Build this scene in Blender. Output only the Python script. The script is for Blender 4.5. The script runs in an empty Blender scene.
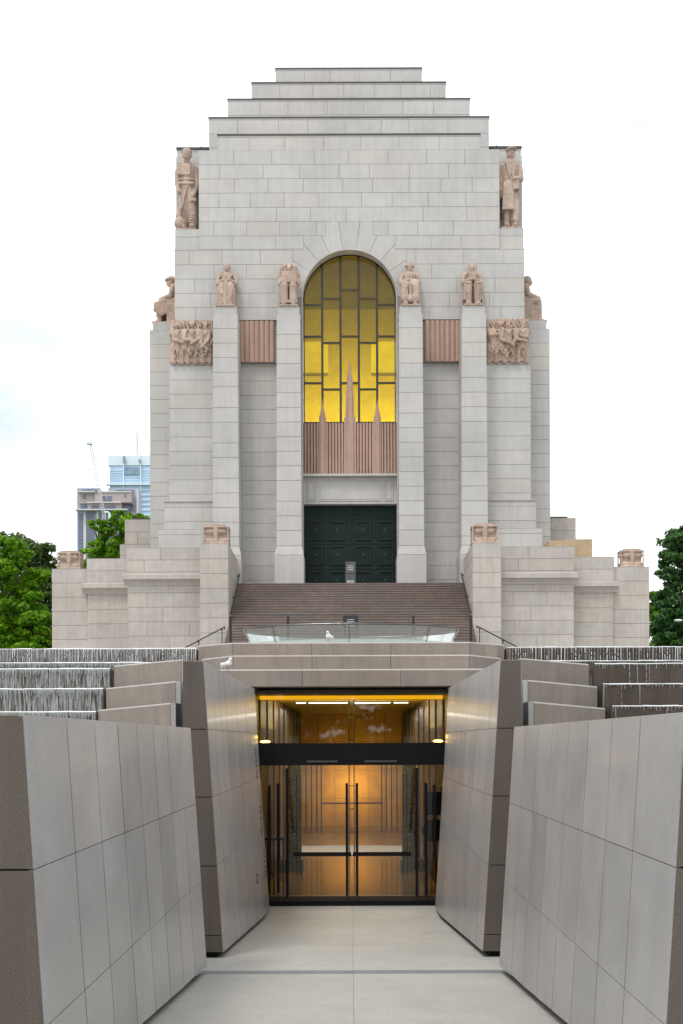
import bpy, bmesh, math, random
import numpy as np
from mathutils import Vector, Matrix
random.seed(7)
R = math.radians
sc = bpy.context.scene
C = sc.collection

# ------------------------------------------------------------------ object helpers
def tag(o, label=None, cat=None, group=None, kind=None):
    if label: o['label'] = label
    if cat: o['category'] = cat
    if group: o['group'] = group
    if kind: o['kind'] = kind
    return o

def empty(name, loc=(0, 0, 0), label=None, cat=None, group=None):
    o = bpy.data.objects.new(name, None)
    C.objects.link(o)
    o.location = loc
    o.empty_display_size = 0.3
    return tag(o, label, cat, group)

class MB:
    """collects polygons; build() links them as one mesh object"""
    def __init__(s):
        s.v = []; s.f = []; s.m = []
    def poly(s, pts, mi=0):
        b = len(s.v); s.v += [tuple(p) for p in pts]
        s.f.append(tuple(range(b, b + len(pts)))); s.m.append(mi)
    def raw(s, vs, fs, mi=0):
        b = len(s.v); s.v += [tuple(p) for p in vs]
        for f in fs:
            s.f.append(tuple(i + b for i in f)); s.m.append(mi)
    def box(s, x0, x1, y0, y1, z0, z1, mi=0):
        if x0 > x1: x0, x1 = x1, x0
        if y0 > y1: y0, y1 = y1, y0
        if z0 > z1: z0, z1 = z1, z0
        vs = [(x0,y0,z0),(x1,y0,z0),(x1,y1,z0),(x0,y1,z0),(x0,y0,z1),(x1,y0,z1),(x1,y1,z1),(x0,y1,z1)]
        fs = [(3,2,1,0),(4,5,6,7),(0,1,5,4),(1,2,6,5),(2,3,7,6),(3,0,4,7)]
        s.raw(vs, fs, mi)
    def hexa(s, p, mi=0):
        """p: 8 points, bottom loop 0-3, top loop 4-7"""
        s.raw(p, [(3,2,1,0),(4,5,6,7),(0,1,5,4),(1,2,6,5),(2,3,7,6),(3,0,4,7)], mi)
    def prism(s, pts2, n0, n1, fn, mi=0):
        """extrude 2d polygon; fn(a,b,n)->3d"""
        k = len(pts2)
        A = [fn(a, b, n0) for a, b in pts2]; B = [fn(a, b, n1) for a, b in pts2]
        fs = [tuple(range(k)), tuple(range(2*k-1, k-1, -1))]
        for i in range(k):
            j = (i+1) % k
            fs.append((i, i+k, j+k, j))
        s.raw(A + B, fs, mi)
    def tube(s, pts, r, n=8, mi=0):
        """tube along a polyline (r scalar or list)"""
        P = [Vector(p) for p in pts]
        rs = r if isinstance(r, (list, tuple)) else [r]*len(P)
        vs = []
        for i, p in enumerate(P):
            t = (P[min(i+1, len(P)-1)] - P[max(i-1, 0)]).normalized()
            a = t.cross(Vector((0,0,1)))
            if a.length < 1e-3: a = t.cross(Vector((0,1,0)))
            a.normalize(); b = t.cross(a)
            for k in range(n):
                an = 2*math.pi*k/n
                vs.append(p + a*math.cos(an)*rs[i] + b*math.sin(an)*rs[i])
        fs = []
        for i in range(len(P)-1):
            for k in range(n):
                j = (k+1) % n
                fs.append((i*n+k, i*n+j, (i+1)*n+j, (i+1)*n+k))
        fs.append(tuple(range(n))[::-1]); fs.append(tuple(range((len(P)-1)*n, len(P)*n)))
        s.raw(vs, fs, mi)
    def ell(s, c, r, n=12, m=8, mi=0, rot=None):
        vs = []
        for i in range(m+1):
            th = math.pi*i/m
            for k in range(n):
                ph = 2*math.pi*k/n
                v = Vector((r[0]*math.sin(th)*math.cos(ph), r[1]*math.sin(th)*math.sin(ph), r[2]*math.cos(th)))
                if rot: v = rot @ v
                vs.append(v + Vector(c))
        fs = []
        for i in range(m):
            for k in range(n):
                j = (k+1) % n
                fs.append((i*n+k, (i+1)*n+k, (i+1)*n+j, i*n+j))
        s.raw(vs, fs, mi)
    def cap(s, a, b, ra, rb, n=12, sx=1.0, sy=1.0):
        """tapered limb with round ends, closed"""
        A = Vector(a); B = Vector(b)
        s.ell(A, (ra*sx, ra*sy, ra), n, 8); s.ell(B, (rb*sx, rb*sy, rb), n, 8)
        s.tube([A, B], [ra, rb], n)
    def build(s, name, mats, parent=None, smooth=False):
        me = bpy.data.meshes.new(name)
        me.from_pydata(s.v, [], s.f)
        if not isinstance(mats, (list, tuple)): mats = [mats]
        for m in mats: me.materials.append(m)
        me.polygons.foreach_set('material_index', s.m)
        if smooth: me.polygons.foreach_set('use_smooth', [True]*len(s.f))
        me.update()
        bm = bmesh.new(); bm.from_mesh(me)
        bmesh.ops.recalc_face_normals(bm, faces=bm.faces)
        bm.to_mesh(me); bm.free()
        o = bpy.data.objects.new(name, me); C.objects.link(o)
        if parent: 
            o.parent = parent
            o.matrix_parent_inverse = Matrix.Translation(parent.location).inverted() if parent.parent is None else Matrix.Identity(4)
            if parent.parent is not None:
                o.matrix_parent_inverse = Matrix.Identity(4)
                # parent sits at the world origin of its thing
                o.matrix_parent_inverse = parent.matrix_parent_inverse.inverted() @ Matrix.Translation(parent.parent.location).inverted()
        return o

def sculpt(mb, name, mat, parent=None, voxel=0.035, xf=None, smooth_it=2):
    """fuse overlapping closed volumes into one continuous carved surface"""
    me = bpy.data.meshes.new('tmp'); me.from_pydata(mb.v, [], mb.f); me.update()
    bm = bmesh.new(); bm.from_mesh(me); bmesh.ops.recalc_face_normals(bm, faces=bm.faces); bm.to_mesh(me); bm.free()
    t = bpy.data.objects.new('tmp', me); C.objects.link(t)
    m = t.modifiers.new('r', 'REMESH'); m.mode = 'VOXEL'; m.voxel_size = voxel; m.use_smooth_shade = True
    if smooth_it:
        q = t.modifiers.new('s', 'SMOOTH'); q.iterations = smooth_it; q.factor = 0.5
    bpy.context.view_layer.update()
    dg = bpy.context.evaluated_depsgraph_get()
    out = bpy.data.meshes.new_from_object(t.evaluated_get(dg))
    bpy.data.objects.remove(t); bpy.data.meshes.remove(me)
    if xf: out.transform(xf)
    out.materials.clear(); out.materials.append(mat)
    out.name = name
    o = bpy.data.objects.new(name, out); C.objects.link(o)
    if parent:
        o.parent = parent; o.matrix_parent_inverse = Matrix.Translation(parent.location).inverted()
    return o

# ------------------------------------------------------------------ materials
def newmat(name):
    m = bpy.data.materials.new(name); m.use_nodes = True
    nt = m.node_tree; nt.nodes.clear()
    out = nt.nodes.new('ShaderNodeOutputMaterial')
    return m, nt, out
def N(nt, t, **kw):
    n = nt.nodes.new(t)
    for k, v in kw.items():
        if k in n.inputs: n.inputs[k].default_value = v
        else: setattr(n, k, v)
    return n
def ramp(nt, fac, stops):
    r = nt.nodes.new('ShaderNodeValToRGB')
    e = r.color_ramp.elements
    while len(e) > 1: e.remove(e[-1])
    e[0].position = stops[0][0]; e[0].color = (*stops[0][1], 1)
    for p, c in stops[1:]:
        q = e.new(p); q.color = (*c, 1)
    nt.links.new(fac, r.inputs[0]); return r.outputs[0]
def mul(c, k): return tuple(x*k for x in c)
def mixc(nt, fac, a, b, mode='MIX'):
    m = nt.nodes.new('ShaderNodeMix'); m.data_type = 'RGBA'; m.blend_type = mode
    for i, v in ((0, fac), (6, a), (7, b)):
        if isinstance(v, (float, int)): m.inputs[i].default_value = v
        elif isinstance(v, tuple): m.inputs[i].default_value = (*v, 1) if len(v) == 3 else v
        else: nt.links.new(v, m.inputs[i])
    return m.outputs[2]

def stone(name, base, var=0.08, speck=0.06, speck_scale=60, rough=0.85, island=0.10, stain=0.10, bump=0.1, spec=0.3, streak=0.0, tint=None, coat=0.0):
    m, nt, out = newmat(name)
    tc = N(nt, 'ShaderNodeNewGeometry'); L = nt.links.new
    mp = N(nt, 'ShaderNodeMapping'); L(tc.outputs['Position'], mp.inputs[0])
    n1 = N(nt, 'ShaderNodeTexNoise', Scale=0.35, Detail=5.0, Roughness=0.6); L(mp.outputs[0], n1.inputs['Vector'])
    n2 = N(nt, 'ShaderNodeTexNoise', Scale=float(speck_scale), Detail=3.0, Roughness=0.7); L(mp.outputs[0], n2.inputs['Vector'])
    n3 = N(nt, 'ShaderNodeTexNoise', Scale=2.3, Detail=6.0, Roughness=0.65); L(mp.outputs[0], n3.inputs['Vector'])
    c0 = ramp(nt, n2.outputs['Fac'], [(0.3, mul(base, 1-speck*2)), (0.5, base), (0.7, mul(base, 1+speck*2))])
    g1 = ramp(nt, n1.outputs['Fac'], [(0.3, (1-stain,)*3), (0.65, (1+stain*0.3,)*3)])
    c1 = mixc(nt, 1.0, c0, g1, 'MULTIPLY')
    g3 = ramp(nt, n3.outputs['Fac'], [(0.3, (1-var,)*3), (0.7, (1+var*0.6,)*3)])
    c2 = mixc(nt, 1.0, c1, g3, 'MULTIPLY')
    ri = tc.outputs['Random Per Island']
    t = tint or (1.0, 0.97, 0.94)
    g4 = ramp(nt, ri, [(0.0, (1-island, 1-island, 1-island)), (0.4, (1.0, 1.0, 1.0)), (0.75, (1-island*.35, 1-island*.35, 1-island*.35)), (0.9, t), (1.0, (1+island*0.3,)*3)])
    c3 = mixc(nt, 1.0, c2, g4, 'MULTIPLY')
    if streak:
        mp2 = N(nt, 'ShaderNodeMapping'); mp2.inputs['Scale'].default_value = (2.2, 2.2, 0.10); L(tc.outputs['Position'], mp2.inputs[0])
        n4 = N(nt, 'ShaderNodeTexNoise', Scale=2.2, Detail=6.0, Roughness=0.7); L(mp2.outputs[0], n4.inputs['Vector'])
        g5 = ramp(nt, n4.outputs['Fac'], [(0.38, (1-streak, 1-streak*1.05, 1-streak*1.15)), (0.56, (1, 1, 1)), (0.75, (1+streak*.3,)*3)])
        c3 = mixc(nt, 1.0, c3, g5, 'MULTIPLY')
    b = N(nt, 'ShaderNodeBsdfPrincipled', Roughness=rough); b.inputs['Specular IOR Level'].default_value = spec
    b.inputs['Coat Weight'].default_value = coat; b.inputs['Coat Roughness'].default_value = 0.12
    L(c3, b.inputs['Base Color'])
    rr = N(nt, 'ShaderNodeMapRange'); rr.inputs['To Min'].default_value = rough*0.85; rr.inputs['To Max'].default_value = min(1, rough*1.15)
    L(n3.outputs['Fac'], rr.inputs[0]); L(rr.outputs[0], b.inputs['Roughness'])
    if bump:
        bp = N(nt, 'ShaderNodeBump', Strength=bump, Distance=0.02); L(n2.outputs['Fac'], bp.inputs['Height']); L(bp.outputs[0], b.inputs['Normal'])
    L(b.outputs[0], out.inputs[0])
    return m

def plain(name, col, rough=0.6, metal=0.0, spec=0.5, noise=0.08, scale=8.0, emit=None, es=0.0):
    m, nt, out = newmat(name); L = nt.links.new
    g = N(nt, 'ShaderNodeNewGeometry'); n = N(nt, 'ShaderNodeTexNoise', Scale=scale, Detail=4.0); L(g.outputs['Position'], n.inputs['Vector'])
    c = ramp(nt, n.outputs['Fac'], [(0.3, mul(col, 1-noise)), (0.7, mul(col, 1+noise))])
    b = N(nt, 'ShaderNodeBsdfPrincipled', Roughness=rough, Metallic=metal); b.inputs['Specular IOR Level'].default_value = spec
    L(c, b.inputs['Base Color'])
    if emit:
        b.inputs['Emission Color'].default_value = (*emit, 1); b.inputs['Emission Strength'].default_value = es
    L(b.outputs[0], out.inputs[0]); return m

def glassmat(name, tint, refl=0.08, rough=0.02, mixin=None):
    m, nt, out = newmat(name); L = nt.links.new
    t = N(nt, 'ShaderNodeBsdfTransparent'); t.inputs[0].default_value = (*tint, 1)
    g = N(nt, 'ShaderNodeBsdfGlossy', Roughness=rough); g.inputs[0].default_value = (1, 1, 1, 1)
    lw = N(nt, 'ShaderNodeFresnel', IOR=1.5)
    mr = N(nt, 'ShaderNodeMath', operation='MAXIMUM'); mr.inputs[1].default_value = refl; L(lw.outputs[0], mr.inputs[0])
    mx = N(nt, 'ShaderNodeMixShader'); L(mr.outputs[0], mx.inputs[0]); L(t.outputs[0], mx.inputs[1]); L(g.outputs[0], mx.inputs[2])
    last = mx.outputs[0]
    if mixin:
        d = N(nt, 'ShaderNodeBsdfDiffuse'); d.inputs[0].default_value = (*mixin[1], 1)
        tl = N(nt, 'ShaderNodeBsdfTranslucent'); tl.inputs[0].default_value = (*mixin[1], 1)
        ad = N(nt, 'ShaderNodeMixShader'); ad.inputs[0].default_value = mixin[2] if len(mixin) > 2 else 0.5
        L(d.outputs[0], ad.inputs[1]); L(tl.outputs[0], ad.inputs[2])
        m2 = N(nt, 'ShaderNodeMixShader'); m2.inputs[0].default_value = mixin[0]; L(last, m2.inputs[1]); L(ad.outputs[0], m2.inputs[2]); last = m2.outputs[0]
    L(last, out.inputs[0]); return m

def lampmat(name, col, s):
    m, nt, out = newmat(name); e = N(nt, 'ShaderNodeEmission', Strength=float(s)); e.inputs[0].default_value = (*col, 1)
    nt.links.new(e.outputs[0], out.inputs[0]); return m

M = {}
M['ashlar'] = stone('pale_granite_ashlar', (0.50, 0.482, 0.466), var=0.05, speck=0.05, island=0.075, stain=0.12, tint=(1.0, 0.965, 0.935), streak=0.06)
M['ashlar_low'] = stone('podium_granite_ashlar', (0.49, 0.452, 0.42), var=0.10, speck=0.05, island=0.13, stain=0.16, tint=(1.0, 0.945, 0.90), streak=0.08)
M['mortar'] = stone('mortar_joint', (0.30, 0.28, 0.265), island=0.0, stain=0.2)
M['pink'] = stone('pink_cast_stone', (0.50, 0.38, 0.31), var=0.26, speck=0.10, speck_scale=14, island=0.05, stain=0.22, bump=0.25, tint=(1, .96, .93), streak=0.12)
M['pink2'] = stone('ribbed_pink_stone', (0.46, 0.315, 0.25), var=0.10, speck=0.04, island=0.10, stain=0.12, tint=(1, .95, .9), streak=0.10)
M['rough'] = stone('bush_hammered_granite', (0.305, 0.262, 0.228), var=0.10, speck=0.12, speck_scale=55, island=0.06, stain=0.16, bump=0.35, streak=0.10)
M['wet'] = stone('wet_granite', (0.095, 0.070, 0.052), var=0.2, speck=0.14, speck_scale=45, island=0.08, rough=0.3, stain=0.25, bump=0.3, streak=0.3, spec=0.5)
M['face'] = stone('honed_granite_facing', (0.415, 0.402, 0.398), var=0.10, speck=0.08, speck_scale=95, island=0.13, stain=0.20, rough=0.36, bump=0.02, spec=0.5, streak=0.05, tint=(1, .98, .97), coat=0.12)
M['roughdark'] = stone('dark_bush_hammered_granite', (0.135, 0.112, 0.097), var=0.05, speck=0.2, speck_scale=130, island=0.06, stain=0.16, bump=0.35, streak=0.10)
M['slab'] = stone('pale_lit_slab', (0.42, 0.39, 0.365), island=0.06)  # paler stone that paints sky-catching edges and the light on the hall floor
M['joint'] = plain('dark_joint', (0.025, 0.023, 0.022), 0.9)
M['shadow'] = plain('recess_shade', (0.01, 0.01, 0.01), 0.9)
M['paving'] = stone('light_granite_paving', (0.42, 0.405, 0.375), var=0.10, speck=0.07, speck_scale=40, island=0.04, stain=0.12, rough=0.55, bump=0.03, tint=(1, 1, .98))
M['drain'] = plain('steel_drain', (0.20, 0.215, 0.225), 0.5, 0.2)
M['steps'] = stone('brown_granite_steps', (0.235, 0.192, 0.168), var=0.14, speck=0.14, island=0.14, stain=0.15, tint=(1.1, .98, .9), streak=0.1)
M['metal'] = plain('dark_bronze_metal', (0.05, 0.045, 0.038), 0.4, 0.7)
M['blackmetal'] = plain('black_metal', (0.008, 0.008, 0.009), 0.6, 0.0, spec=.15)
M['steelrail'] = plain('grey_steel_rail', (0.11, 0.11, 0.115), 0.35, 0.8)
M['door'] = plain('green_bronze', (0.007, 0.018, 0.016), 0.65, 0.1, spec=.25, noise=0.25, scale=1.2)
M['door2'] = plain('green_bronze_relief', (0.009, 0.022, 0.019), 0.55, 0.1, spec=.3, noise=0.2, scale=3.0)
M['leadcap'] = plain('dark_lead_flashing', (0.07, 0.065, 0.065), 0.6, 0.2)
M['white'] = plain('white_enamel', (0.75, 0.76, 0.74), 0.5)
M['lettergrey'] = plain('pale_grey_lettering', (0.42, 0.42, 0.42), 0.6)
M['birdwhite'] = plain('white_feathers', (0.82, 0.80, 0.78), 0.8)
M['birdgrey'] = plain('pale_grey_feathers', (0.70, 0.69, 0.68), 0.8)
M['orange'] = plain('pinkish_beak', (0.35, 0.16, 0.11), 0.5)
M['clear'] = glassmat('clear_glass', (0.90, 0.92, 0.91), 0.06, mixin=(0.12, (0.60, 0.61, 0.58)))
M['doorglass'] = glassmat('door_glass', (0.86, 0.84, 0.80), 0.05)
M['frost'] = glassmat('frosted_band', (0.8, 0.85, 0.83), 0.08, 0.3, mixin=(0.75, (0.72, 0.77, 0.75)))
M['ply'] = stone('plywood', (0.44, 0.335, 0.22), island=0.1, stain=0.2, speck=0.08, speck_scale=12)
M['signgrey'] = plain('grey_sign_panel', (0.085, 0.085, 0.085), 0.6)
M['signdark'] = plain('dark_sign_panel', (0.02, 0.02, 0.022), 0.5)
M['hallwall'] = plain('hall_plaster', (0.55, 0.52, 0.45), 0.9)
M['gold'] = plain('gold_ceiling', (0.50, 0.36, 0.02), 0.5, 0.0, noise=0.05)
M['amberwall'] = stone('amber_stone_wall', (0.46, 0.27, 0.03), island=0.15, stain=0.25, var=0.2, rough=0.5)
M['brownwall'] = plain('dark_brown_lining', (0.075, 0.048, 0.015), 0.4, noise=0.1, scale=2)
M['hallfloor'] = stone('polished_hall_floor', (0.17, 0.13, 0.09), rough=0.12, island=0.1, bump=0, spec=0.7)
M['speck'] = stone('sparkling_black_stone', (0.10, 0.105, 0.11), speck=0.5, speck_scale=22, rough=0.3, island=0)
M['linelamp'] = lampmat('line_lamp', (0.95, 1.0, 0.92), 3.0)
M['warmlamp'] = lampmat('warm_spot_lamp', (1.0, 0.62, 0.15), 9.0)
M['coveglow'] = lampmat('cove_and_fill', (1.0, 0.50, 0.01), .95)
M['amberglass'] = None

# amber leaded glass: mottled cathedral glass, tint varies a little from pane to pane
def amber():
    m, nt, out = newmat('amber_cathedral_glass'); L = nt.links.new
    g = N(nt, 'ShaderNodeNewGeometry'); n = N(nt, 'ShaderNodeTexNoise', Scale=1.5, Detail=5.0); L(g.outputs['Position'], n.inputs['Vector'])
    c = ramp(nt, n.outputs['Fac'], [(0.3, (0.82, 0.68, 0.0)), (0.7, (0.88, 0.75, 0.0))])
    g2 = ramp(nt, g.outputs['Random Per Island'], [(0, (0.86, 0.86, 0.86)), (1, (1, 1, 1))])
    c = mixc(nt, 1.0, c, g2, 'MULTIPLY')
    t = N(nt, 'ShaderNodeBsdfTransparent'); L(c, t.inputs[0])
    gl = N(nt, 'ShaderNodeBsdfGlossy', Roughness=0.12); gl.inputs[0].default_value = (1, 1, 1, 1)
    mx = N(nt, 'ShaderNodeMixShader'); mx.inputs[0].default_value = 0.035; L(t.outputs[0], mx.inputs[1]); L(gl.outputs[0], mx.inputs[2])
    d = N(nt, 'ShaderNodeBsdfDiffuse'); d.inputs[0].default_value = (0.20, 0.18, 0.10, 1)
    m2 = N(nt, 'ShaderNodeMixShader'); m2.inputs[0].default_value = 0.10; L(mx.outputs[0], m2.inputs[1]); L(d.outputs[0], m2.inputs[2])
    L(m2.outputs[0], out.inputs[0]); return m
M['amberglass'] = amber()

def leafmat(name, dark, light, trans=0.35):
    m, nt, out = newmat(name); L = nt.links.new
    g = N(nt, 'ShaderNodeNewGeometry')
    c = ramp(nt, g.outputs['Random Per Island'], [(0.0, dark), (0.6, mul(tuple((a+b)/2 for a, b in zip(dark, light)), 1.0)), (1.0, light)])
    n = N(nt, 'ShaderNodeTexNoise', Scale=0.5, Detail=2.0); L(g.outputs['Position'], n.inputs['Vector'])
    gg = ramp(nt, n.outputs['Fac'], [(0.35, (0.75, 0.8, 0.8)), (0.65, (1.2, 1.15, 1.0))])
    c = mixc(nt, 1.0, c, gg, 'MULTIPLY')
    d = N(nt, 'ShaderNodeBsdfPrincipled', Roughness=0.55); L(c, d.inputs['Base Color']); d.inputs['Specular IOR Level'].default_value = 0.3
    t = N(nt, 'ShaderNodeBsdfTranslucent'); L(c, t.inputs[0])
    mx = N(nt, 'ShaderNodeMixShader'); mx.inputs[0].default_value = trans; L(d.outputs[0], mx.inputs[1]); L(t.outputs[0], mx.inputs[2])
    L(mx.outputs[0], out.inputs[0]); return m
M['leafbright'] = leafmat('bright_green_leaves', (0.06, 0.20, 0.008), (0.34, 0.60, 0.03), 0.5)
M['leafolive'] = leafmat('olive_green_leaves', (0.045, 0.09, 0.02), (0.15, 0.22, 0.06))
M['leafdark'] = leafmat('deep_green_leaves', (0.03, 0.09, 0.026), (0.12, 0.27, 0.075))
M['bark'] = stone('bark', (0.10, 0.08, 0.06), bump=0.5, speck_scale=8, speck=0.2)
M['grass'] = stone('park_grass', (0.06, 0.11, 0.03), speck=0.25, speck_scale=9, island=0, stain=0.3)

def watermat(name, dens):
    m, nt, out = newmat(name); L = nt.links.new
    g = N(nt, 'ShaderNodeNewGeometry'); mp = N(nt, 'ShaderNodeMapping'); mp.inputs['Scale'].default_value = (1, 1, 0.07); L(g.outputs['Position'], mp.inputs[0])
    n = N(nt, 'ShaderNodeTexNoise', Scale=48.0, Detail=4.0, Roughness=0.6); L(mp.outputs[0], n.inputs['Vector'])
    f = ramp(nt, n.outputs['Fac'], [(0.42-dens*0.1, (0, 0, 0)), (0.66-dens*0.1, (1, 1, 1))])
    t = N(nt, 'ShaderNodeBsdfTransparent'); d = N(nt, 'ShaderNodeBsdfPrincipled', Roughness=0.25); d.inputs['Base Color'].default_value = (0.8, 0.82, 0.83, 1)
    mm = N(nt, 'ShaderNodeMath', operation='MULTIPLY'); mm.inputs[1].default_value = min(1.0, 0.25+dens); L(f, mm.inputs[0])
    mx = N(nt, 'ShaderNodeMixShader'); L(mm.outputs[0], mx.inputs[0]); L(t.outputs[0], mx.inputs[1]); L(d.outputs[0], mx.inputs[2])
    L(mx.outputs[0], out.inputs[0]); return m
M['sheet'] = watermat('falling_water_sheet', 0.12)
M['thin'] = watermat('thin_water_film', 0.05)
M['spray'] = glassmat('half_clear_water', (1, 1, 1), 0.04, .2, mixin=(0.5, (0.8, 0.82, 0.83)))
M['foam'] = plain('white_water', (0.85, 0.86, 0.86), 0.35, noise=0.08, scale=30)
M['pool'] = plain('still_water', (0.03, 0.035, 0.035), 0.05, spec=0.8)

# ------------------------------------------------------------------ masonry
T = 0.022      # block skin thickness
G = 0.010     # half joint
def sub_rect(u0, u1, z0, z1, course, zref, lmin, lmax, hole=None, rng=random):
    """yield block polygons (2d, u/z) filling a rectangle in staggered courses"""
    k0 = math.floor((zref - z1)/course - 1e-6)
    res = []
    k = k0
    while True:
        zt = min(zref - k*course, z1); zb = max(zref - (k+1)*course, z0)
        if zref - k*course <= z0 + 1e-6: break
        if zt - zb > 0.06:
            w = u1 - u0
            cuts = [u0]
            if w > lmax*1.05:
                u = u0 + (rng.uniform(0.35, 0.6) if k % 2 else rng.uniform(0.75, 1.0))*(lmin+lmax)/2
                while u < u1 - lmin*0.45:
                    cuts.append(u); u += rng.uniform(lmin, lmax)
            cuts.append(u1)
            for a, b in zip(cuts[:-1], cuts[1:]): res.append((a, b, zb, zt))
        k += 1
    return res

def step_hw(z, zc, Rr, course=0.775, zref=32.03):
    """half width of the stepped outline at height z"""
    k = math.floor((zref - z)/course)
    zb = zref-(k+1)*course
    if zb <= zc: return Rr*0.985
    if zb >= zc+Rr-0.02: return 0.0
    return math.sqrt(Rr*Rr-(zb-zc)**2)
def hole_polys(a, b, z0, z1, hw, zc, Rr):
    zm = (z0+z1)/2
    h = hw if zm < zc-0.9 else step_hw(zm, zc, Rr)
    if b <= -h or a >= h or h == 0: return [[(a,z0),(b,z0),(b,z1),(a,z1)]]
    out = []
    if a < -h: out.append([(a,z0),(-h-G,z0),(-h-G,z1),(a,z1)])
    if b > h: out.append([(h+G,z0),(b,z0),(b,z1),(h+G,z1)])
    return [p for p in out if abs(p[1][0]-p[0][0]) > .08]
def hole_polys_round(a, b, z0, z1, hw, zc, Rr):
    """rectangle minus (|u|<hw below zc, circle Rr above zc)"""
    out = []
    if z1 <= zc + 1e-6:
        if b <= -hw or a >= hw: return [[(a,z0),(b,z0),(b,z1),(a,z1)]]
        if a < -hw: out.append([(a,z0),(-hw,z0),(-hw,z1),(a,z1)])
        if b > hw: out.append([(hw,z0),(b,z0),(b,z1),(hw,z1)])
        return out
    if z0 < zc: 
        out += hole_polys(a, b, z0, zc, hw, zc, Rr); z0 = zc
    def zh(u): return zc + math.sqrt(max(Rr*Rr-u*u, 0)) if abs(u) < Rr else zc
    def side(lo, hi):
        n = 26; pts = []
        us = [lo + (hi-lo)*i/n for i in range(n+1)]
        us = [u for u in us if max(z0, zh(u)) < z1 - 1e-4]
        if len(us) < 2: return
        low = [(u, max(z0, zh(u))) for u in us]
        poly = low + [(us[-1], z1), (us[0], z1)]
        if us[-1]-us[0] > 0.05: out.append(poly)
    if a < 0 < b and zh(0) > z1:
        side(a, 0); side(0, b)
    else: side(a, b)
    return out

def skin(mb, plane, pos, u0, u1, z0, z1, course=0.775, zref=32.03, lmin=1.5, lmax=2.3, hole=None, mi=0, out=None, backing=True):
    """plane 'F': faces -Y at y=pos, u=x ; 'L': faces -X at x=pos, u=y ; 'R': faces +X at x=pos"""
    if plane == 'F': fn = lambda a, b, n: (a, pos - n, b)
    elif plane == 'L': fn = lambda a, b, n: (pos - n, a, b)
    else: fn = lambda a, b, n: (pos + n, a, b)
    for a, b, c, d in sub_rect(u0, u1, z0, z1, course, zref, lmin, lmax):
        a2, b2, c2, d2 = a+(G if a > u0 else 0), b-(G if b < u1 else 0), c+G, d-G
        if hole: polys = hole_polys(a2, b2, c2, d2, *hole)
        else: polys = [[(a2,c2),(b2,c2),(b2,d2),(a2,d2)]]
        for p in polys:
            mb.prism(p, -0.004, T, fn, mi)

def ashbox(mb, x0, x1, y0, y1, z0, z1, sides='FLR', **kw):
    """solid mortar core wrapped in separate blocks"""
    mb.box(x0, x1, y0, y1, z0, z1 - 0.002, 1)
    if 'F' in sides: skin(mb, 'F', y0, x0-T, x1+T, z0, z1, **kw)
    if 'L' in sides: skin(mb, 'L', x0, y0+0.001, y1, z0, z1, **kw)
    if 'R' in sides: skin(mb, 'R', x1, y0+0.001, y1, z0, z1, **kw)
    mb.box(x0-T+0.001, x1+T-0.001, y0-T+0.001, y1, z1-0.001, z1+0.012, 0)

def hz(py, D): return (741-py)*D/1000.0
def hw(px, D): return px*D/1000.0

D0 = 54.2
AZ = M['ashlar']; AM = [M['ashlar'], M['mortar']]; LM = [M['ashlar_low'], M['mortar']]

# ================================================================== MEMORIAL TOWER
mem = empty('memorial_building', (0, 54, 2.0), 'tall stepped pale stone memorial with arched yellow window and green door above the steps', 'memorial')
zdoor = hz(583, 52.7)          # terrace level at the door
BK = D0 + 19.4               # back of the tower
AH = 2.60                    # arch half width
ZC = hz(297, D0)
RO = 3.55                    # voussoir outer radius
zA = hz(249, D0); zB = 32.03; zL = hz(362, D0); zRl = hz(320, D0)

# --- front wall of the upper tower with the arch hole
def slab_with_arch(mb, x0, x1, z0, z1, y0, y1, mi):
    """mortar backing slab with arch hole"""
    n = 28
    arc = [(AH*math.cos(math.pi*i/n), ZC + AH*math.sin(math.pi*i/n)) for i in range(n+1)]
    mb.box(x0, -AH, y0, y1, z0, ZC, mi); mb.box(AH, x1, y0, y1, z0, ZC, mi)
    left = [(-AH, ZC)] + [(x, z) for x, z in reversed(arc) if x <= 1e-6] + [(0, z1), (x0, z1), (x0, ZC)]
    right = [(x, z) for x, z in arc if x >= -1e-6] + [(0, z1), (x1, z1), (x1, ZC)]
    fn = lambda a, b, n_: (a, n_, b)
    for half in (left[1:], right):
        mb.prism(half, y0, y1, fn, mi)
mb = MB()
HX = 9.45
slab_with_arch(mb, -HX, HX, zRl+0.004, zA, D0, D0+0.7, 1)
mb.box(-HW_ if False else -8.13, 8.13, D0, D0+0.7, zA, zB-0.02, 1)
skin(mb, 'F', D0, -HX-T, HX+T, zRl+0.004, zA, hole=(AH+0.02, ZC, RO), lmin=1.7, lmax=2.6)
skin(mb, 'F', D0, -8.13, 8.13, zA, zB, hole=(AH+0.02, ZC, RO), lmin=1.6, lmax=2.4)
# voussoirs
nv = 11
for i in range(nv):
    a0 = math.pi*i/nv; a1 = math.pi*(i+1)/nv
    g = 0.0035
    pts = []
    def rout(a):
        r_ = AH+0.2
        while r_ < 6:
            z_ = ZC+r_*math.sin(a)
            if r_*abs(math.cos(a)) > step_hw(z_, ZC, RO)-.004: break
            r_ += 0.02
        return r_ - 0.01
    m_ = 22
    inn = [(AH+0.0)*1.0 for _ in range(m_+1)]
    for q in range(m_+1):
        a = a0+g+(a1-a0-2*g)*q/m_; pts.append((AH*math.cos(a), ZC+AH*math.sin(a)))
    for q in range(m_, -1, -1):
        a = a0+g+(a1-a0-2*g)*q/m_; pts.append((rout(a)*math.cos(a), ZC+rout(a)*math.sin(a)))
    mb.prism(pts, -0.004, T, lambda a, b, n_: (a, D0-n_, b), 0)
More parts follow.
